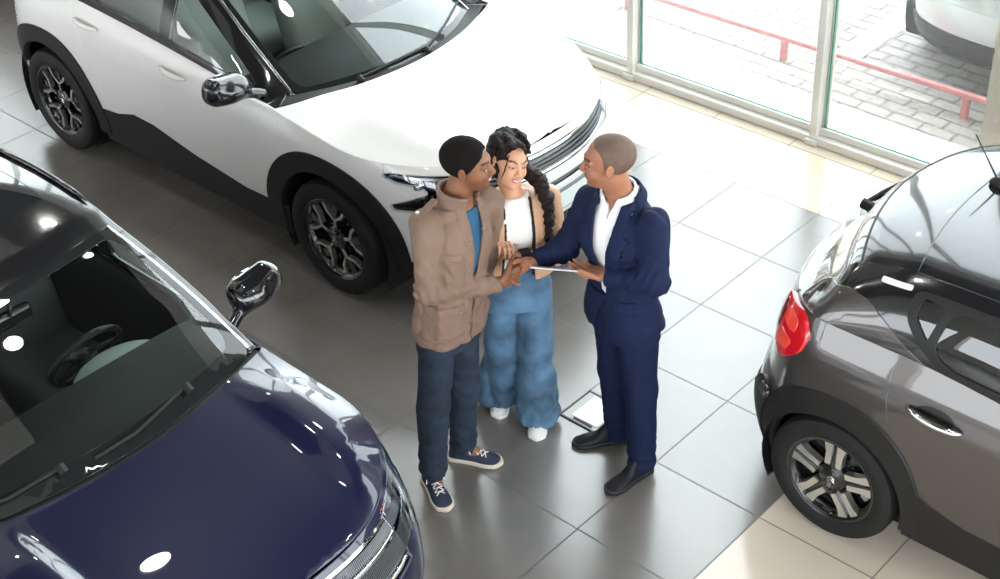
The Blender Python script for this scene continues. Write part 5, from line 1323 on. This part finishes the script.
# ============ man in the navy suit
def man_in_suit():
    pel = (-.150, .530, .94); neck = (-.170, .515, 1.515); ap, ac = 258, 276
    hc = np.array((-.185, .460, 1.700)); toL, toW = head_frame(hc, 219, -3, -2)
    root_loc = np.array((-.14, .55, 0.)); skin = (.29, .125, .068)
    shR, elR, wrR = (-.328, .515, 1.43), (-.405, .420, 1.185), (-.490, .290, 1.138)
    shL, elL, wrL = (.028, .515, 1.425), (.090, .440, 1.205), (-.130, .375, 1.178)
    hipL, hipR = (-.070, .510, .93), (-.225, .545, .93); knR, anR = (-.225, .555, .50), (-.245, .615, .09); knL, anL = (-.035, .515, .50), (-.012, .500, .09)
    H = np.array((-.507, .208, 1.125)); d2 = nrm(H - np.array(wrR)); n2 = nrm((-d2[1], d2[0], 0))
    hR = hand_prims(np.array(wrR) + d2 * .005 - n2 * .012, d2, n2, (0, 0, 1), curl=((26, 28, 32, 36), 40, 30), thumb=(.75, .55, .25), tcurl=12, sc=1.0)
    dl = (-.93, -.15, -.08)
    hL = hand_prims(wrL, dl, (-.1, -.25, 1), (.15, -.93, .3), curl=((22, 16, 14, 12), 18, 14), thumb=(.75, .35, .62), tcurl=6, sc=1.0)
    hd = head_prims(1.06); nb = np.array(neck) + (0, .01, -.02); ht = toW(np.array([[-.018, 0, -.075]]))[0]
    wa = pch([(.8, .13), (.93, .145), (1.08, .13), (1.25, .135), (1.38, .14), (1.46, .09), (1.52, .06)]); wf = pch([(.8, .10), (1.1, .080), (1.18, .080), (1.3, .10), (1.42, .09), (1.5, .055)]); ff = pch([(.8, 0), (1.3, .01), (1.5, -.005)])
    def body(P):
        d = hd(toL(P)); d = sdm(d, sdcap(P, nb, ht, .062, .060), .022)
        a, f, z = torso_frame(P, pel, neck, ap, ac); d = sdm(d, superell(a, f, z, wa, wf, ff, .82, 1.50), .03)
        for pts in ([(shR, .044), (elR, .040), (wrR, .027)], [(shL, .044), (elL, .040), (wrL, .027)], [(hipR, .085), (knR, .055), (anR, .038)], [(hipL, .085), (knL, .055), (anL, .038)],
                    [(anR, .038), ((-.29, .56, .035), .028)], [(anL, .038), ((-.02, .44, .035), .028)]):
            d = sdm(d, limb(P, pts, .02), .02)
        d = sdm(d, hR(P), .008); d = sdm(d, hL(P), .008); return d
    def bc(V):
        Q = toL(V); C = face_color(Q, skin, (.27, .11, .09), (.03, .018, .014), hs=1.06, beard=.28); far = np.linalg.norm(Q, axis=1) > .16
        C[far] = np.array(skin) * (1 + .08 * noise(V[far], 25, 1))[:, None]; return C
    b = solid('person', body, (-.66, .12, 0), (.19, .74, 1.85), .0042, SKM('skin_medium'), None, bc, root_loc); b.location = root_loc
    tag(b, 'man in a navy suit and white shirt holding a tablet and shaking hands', 'person')
    def hair(P):
        Q = toL(P) / 1.06; d = sdell(Q, (-.015, 0, .030), (.1005, .0785, .0885)); cut = -.707 * Q[:, 0] + .707 * Q[:, 2]
        d = smax(d, -.012 - cut, .004); d = np.maximum(d, Q[:, 0] - .052 + .9 * np.maximum(np.abs(Q[:, 1]) - .035, 0)); return np.maximum(d, -.060 - Q[:, 2])
    solid('hair', hair, hc - .15, hc + .16, .004, mat('very_short_grey_brown_hair', (.105, .062, .044), .7, noise=(50, .15), bump=(300, .3)), b, origin=root_loc)
    SM = mat('white_shirt_cotton', (.78, .77, .78), .75)
    wa2 = pch([(.8, .145), (.93, .15), (1.1, .14), (1.25, .145), (1.38, .145), (1.45, .11), (1.50, .085), (1.53, .072)]); wf2 = pch([(.8, .120), (1.1, .100), (1.18, .100), (1.3, .122), (1.42, .11), (1.5, .08), (1.53, .07)])
    ctr = np.array(neck) + (.0, .005, -.01); ax = nrm(np.array(ht) - ctr + (0, 0, .05))
    def shirt(P):
        a, f, z = torso_frame(P, pel, neck, ap, ac); d = superell(a, f, z, wa2, wf2, ff, .90, 1.50) + folds(P, .003, 9, 1)
        d = d - .002 * ((np.abs(a - .004) < .016) & (f > 0))
        rel = P - ctr; h_ = rel @ ax; rad = np.linalg.norm(rel - h_[:, None] * ax, axis=1)
        rr = .074 + .18 * np.clip(.045 - h_, 0, .1)
        col = np.maximum(np.abs(rad - rr) - .006, np.maximum(h_ - .048, -.020 - h_ - 1.1 * np.clip(.06 - np.abs(a), 0, .05) * (f > 0)))
        d = smax(d, -sdcap(P, nb + (0, 0, .03), ht, .070, .072), .006)
        d = np.minimum(d, col); opn = np.maximum(np.abs(a) - np.maximum(.006 + .45 * (z - 1.47), .003), np.maximum(-f, 1.44 - z)); return smax(d, -opn, .003)
    solid('shirt', shirt, (-.45, .22, .86), (.15, .76, 1.60), .0052, SM, b, origin=root_loc)
    NV = mat('navy_suit_cloth', (.0050, .0105, .039), .8, spec=.2, noise=(12, .1), bump=(300, .15))
    def trousers(P):
        a, f, z = torso_frame(P, pel, neck, ap, ac); d = superell(a, f, z, pch([(.8, .172), (1.0, .165)]), pch([(.8, .128), (1.0, .125)]), ff, .80, 1.04)
        for hp, kn, an, tb in ((hipR, knR, anR, (.0, .0)), (hipL, knL, anL, (0, 0))):
            lg = limb(P, [(np.array(hp) + (0, 0, -.03), .103), (kn, .079), (np.array(an) + (0, 0, -.03), .070)], .03)
            d = sdm(d, lg, .018)
        d = np.maximum(d, .040 - P[:, 2]); low = np.clip((.30 - P[:, 2]) / .25, 0, 1)
        return d + folds(P, .004, 8, 41, (1, 1, .5)) + .004 * low * np.sin(P[:, 2] * 85 + 3 * noise(P, 7, 3))
    solid('trousers', trousers, (-.42, .32, .04), (.14, .74, 1.06), .006, NV, b, origin=root_loc)
    jw = pch([(.76, .205), (.86, .200), (1.0, .178), (1.1, .168), (1.22, .176), (1.36, .192), (1.42, .172), (1.47, .125), (1.52, .09)])
    jf = pch([(.76, .155), (.9, .148), (1.08, .116), (1.18, .116), (1.30, .140), (1.40, .126), (1.48, .098), (1.53, .085)])
    def jacket(P):
        a, f, z = torso_frame(P, pel, neck, ap, ac); d = superell(a, f, z, jw, jf, ff, .5, 1.60)
        d = np.maximum(d, z - 1.505)
        aR = limb(P, [(np.array(shR) + (.015, 0, .004), .074), (elR, .060), (wrR, .043)], .03); aR = np.maximum(aR, (P - np.array(wrR)) @ d2 + .004)
        dL = nrm(np.array(wrL) - np.array(elL)); aL = limb(P, [(np.array(shL) + (-.012, 0, .004), .076), (elL, .062), (wrL, .044)], .03); aL = np.maximum(aL, (P - np.array(wrL)) @ dL + .004)
        ow = pch([(.7, .090), (.86, .042), (.95, .022), (1.08, .018), (1.2, .028), (1.34, .042), (1.46, .055), (1.6, .070)])
        lap = (f > 0) & (np.abs(a) < pch([(1.05, .02), (1.2, .085), (1.36, .118), (1.385, .128), (1.39, .100), (1.5, .100)])(z)) & (z > 1.10)
        D = d - .011 * lap
        eR = np.exp(-(np.linalg.norm(P - np.array(elR), axis=1) / .11) ** 2); eL = np.exp(-(np.linalg.norm(P - np.array(elL), axis=1) / .10) ** 2)
        FO = folds(P, .0055, 9, 51, (1, 1, .7)) + .005 * eR * np.sin(P @ nrm((-.4, -.8, -.3)) * 140 + 4 * noise(P, 13, 6)) + .005 * eL * np.sin(P @ nrm((-.9, -.2, .3)) * 150 + 4 * noise(P, 13, 7)); D = D + FO
        pk = (f > 0) & (np.abs(a - .13) < .062) & (z > .985) & (z < 1.03); D = D - .006 * pk
        bp_ = (f > 0) & (np.abs(a - .105) < .040) & (z > 1.275) & (z < 1.292); D = D - .004 * bp_
        cav = np.maximum(D + .013, z - 1.48); D = np.maximum(D, -cav)
        D = np.maximum(D, .850 + .006 * noise(P, 6, 9) - z)
        opn = np.maximum(np.abs(a + .002) - ow(z), -f); D = smax(D, -opn, .003); D = sdm(D, np.minimum(aR, aL) + FO, np.where(z > 1.3, .03, .012))
        nk = sdcap(P, nb + (0, 0, .0), np.array(ht) + (0, 0, .05), .088, .095); D = smax(D, -nk, .005)
        # collar at the back of the neck
        rel = P - ctr; h_ = rel @ ax; rad = np.linalg.norm(rel - h_[:, None] * ax, axis=1)
        col = np.maximum(np.abs(rad - (.094 + .35 * np.clip(.035 - h_, 0, .06))) - .007, np.maximum(h_ - .032, np.maximum(-.02 - h_, f - .02)))
        return sdm(D, col, .006)
    j = solid('suit_jacket', jacket, (-.58, .20, .78), (.19, .76, 1.60), .0052, NV, b, origin=root_loc)
    bk = mat('black_leather', (.007, .007, .010), .55, spec=.3); bs = mat('black_rubber', (.008, .008, .009), .6)
    shoe(b, root_loc, (-.213, .662), 232, bk, bs, None, L=.295, W=.048, collar=.14); shoe(b, root_loc, (.0, .555), 262, bk, bs, None, L=.295, W=.048, collar=.14)

def tablet():
    c = np.array((-.345, .318, 1.150)); u = nrm((.86, .51, .0)); v = nrm(np.array((.54, -.62, .57)) - u * np.dot((.54, -.62, .57), u)); n = np.cross(u, v)
    v = nrm(v + n * .05); n = np.cross(u, v)
    M = Matrix((tuple(u), tuple(v), tuple(n))).transposed()
    t = empty('tablet', tuple(c), 0, 'thin pale grey tablet held edge-on by the man in the navy suit', 'tablet')
    MB().box((0, 0, 0), (.25, .17, .008), bev=.003, rot=M).build('case', mat('brushed_silver', (.62, .64, .68), .35, .6), t)
    MB().box(tuple(n * .0042), (.236, .156, .001), rot=M).build('screen', mat('tablet_glass', (.02, .02, .025), .05), t)
def floor_box():
    t = empty('floor_box', (-.475, .695, 0), 0, 'flat dark-framed floor box with a white cover beside the black shoe', 'floor outlet box')
    t2 = MB(); bx = (.25, .25)
    for dx, dy, sx, sy in ((0, .119, .25, .012), (0, -.119, .25, .012), (.119, 0, .012, .25), (-.119, 0, .012, .25)): t2.box((dx, dy, .003), (sx, sy, .008), bev=.002)
    t2.build('frame', mat('dark_steel', (.05, .05, .052), .4, .6), t)
    MB().box((0, 0, .002), (.226, .226, .004)).build('tray', mat('grey_steel', (.30, .30, .29), .4, .5), t)
    MB().box((.012, .008, .005), (.165, .19, .005), bev=.002).build('cover', mat('white_cover', (.92, .92, .90), .3), t)
    MB().box((.012, -.098, .006), (.12, .012, .005), bev=.002).build('handle_slot', mat('black_slot', (.01, .01, .01), .5), t)
man_in_jacket(); woman(); man_in_suit(); tablet(); floor_box()
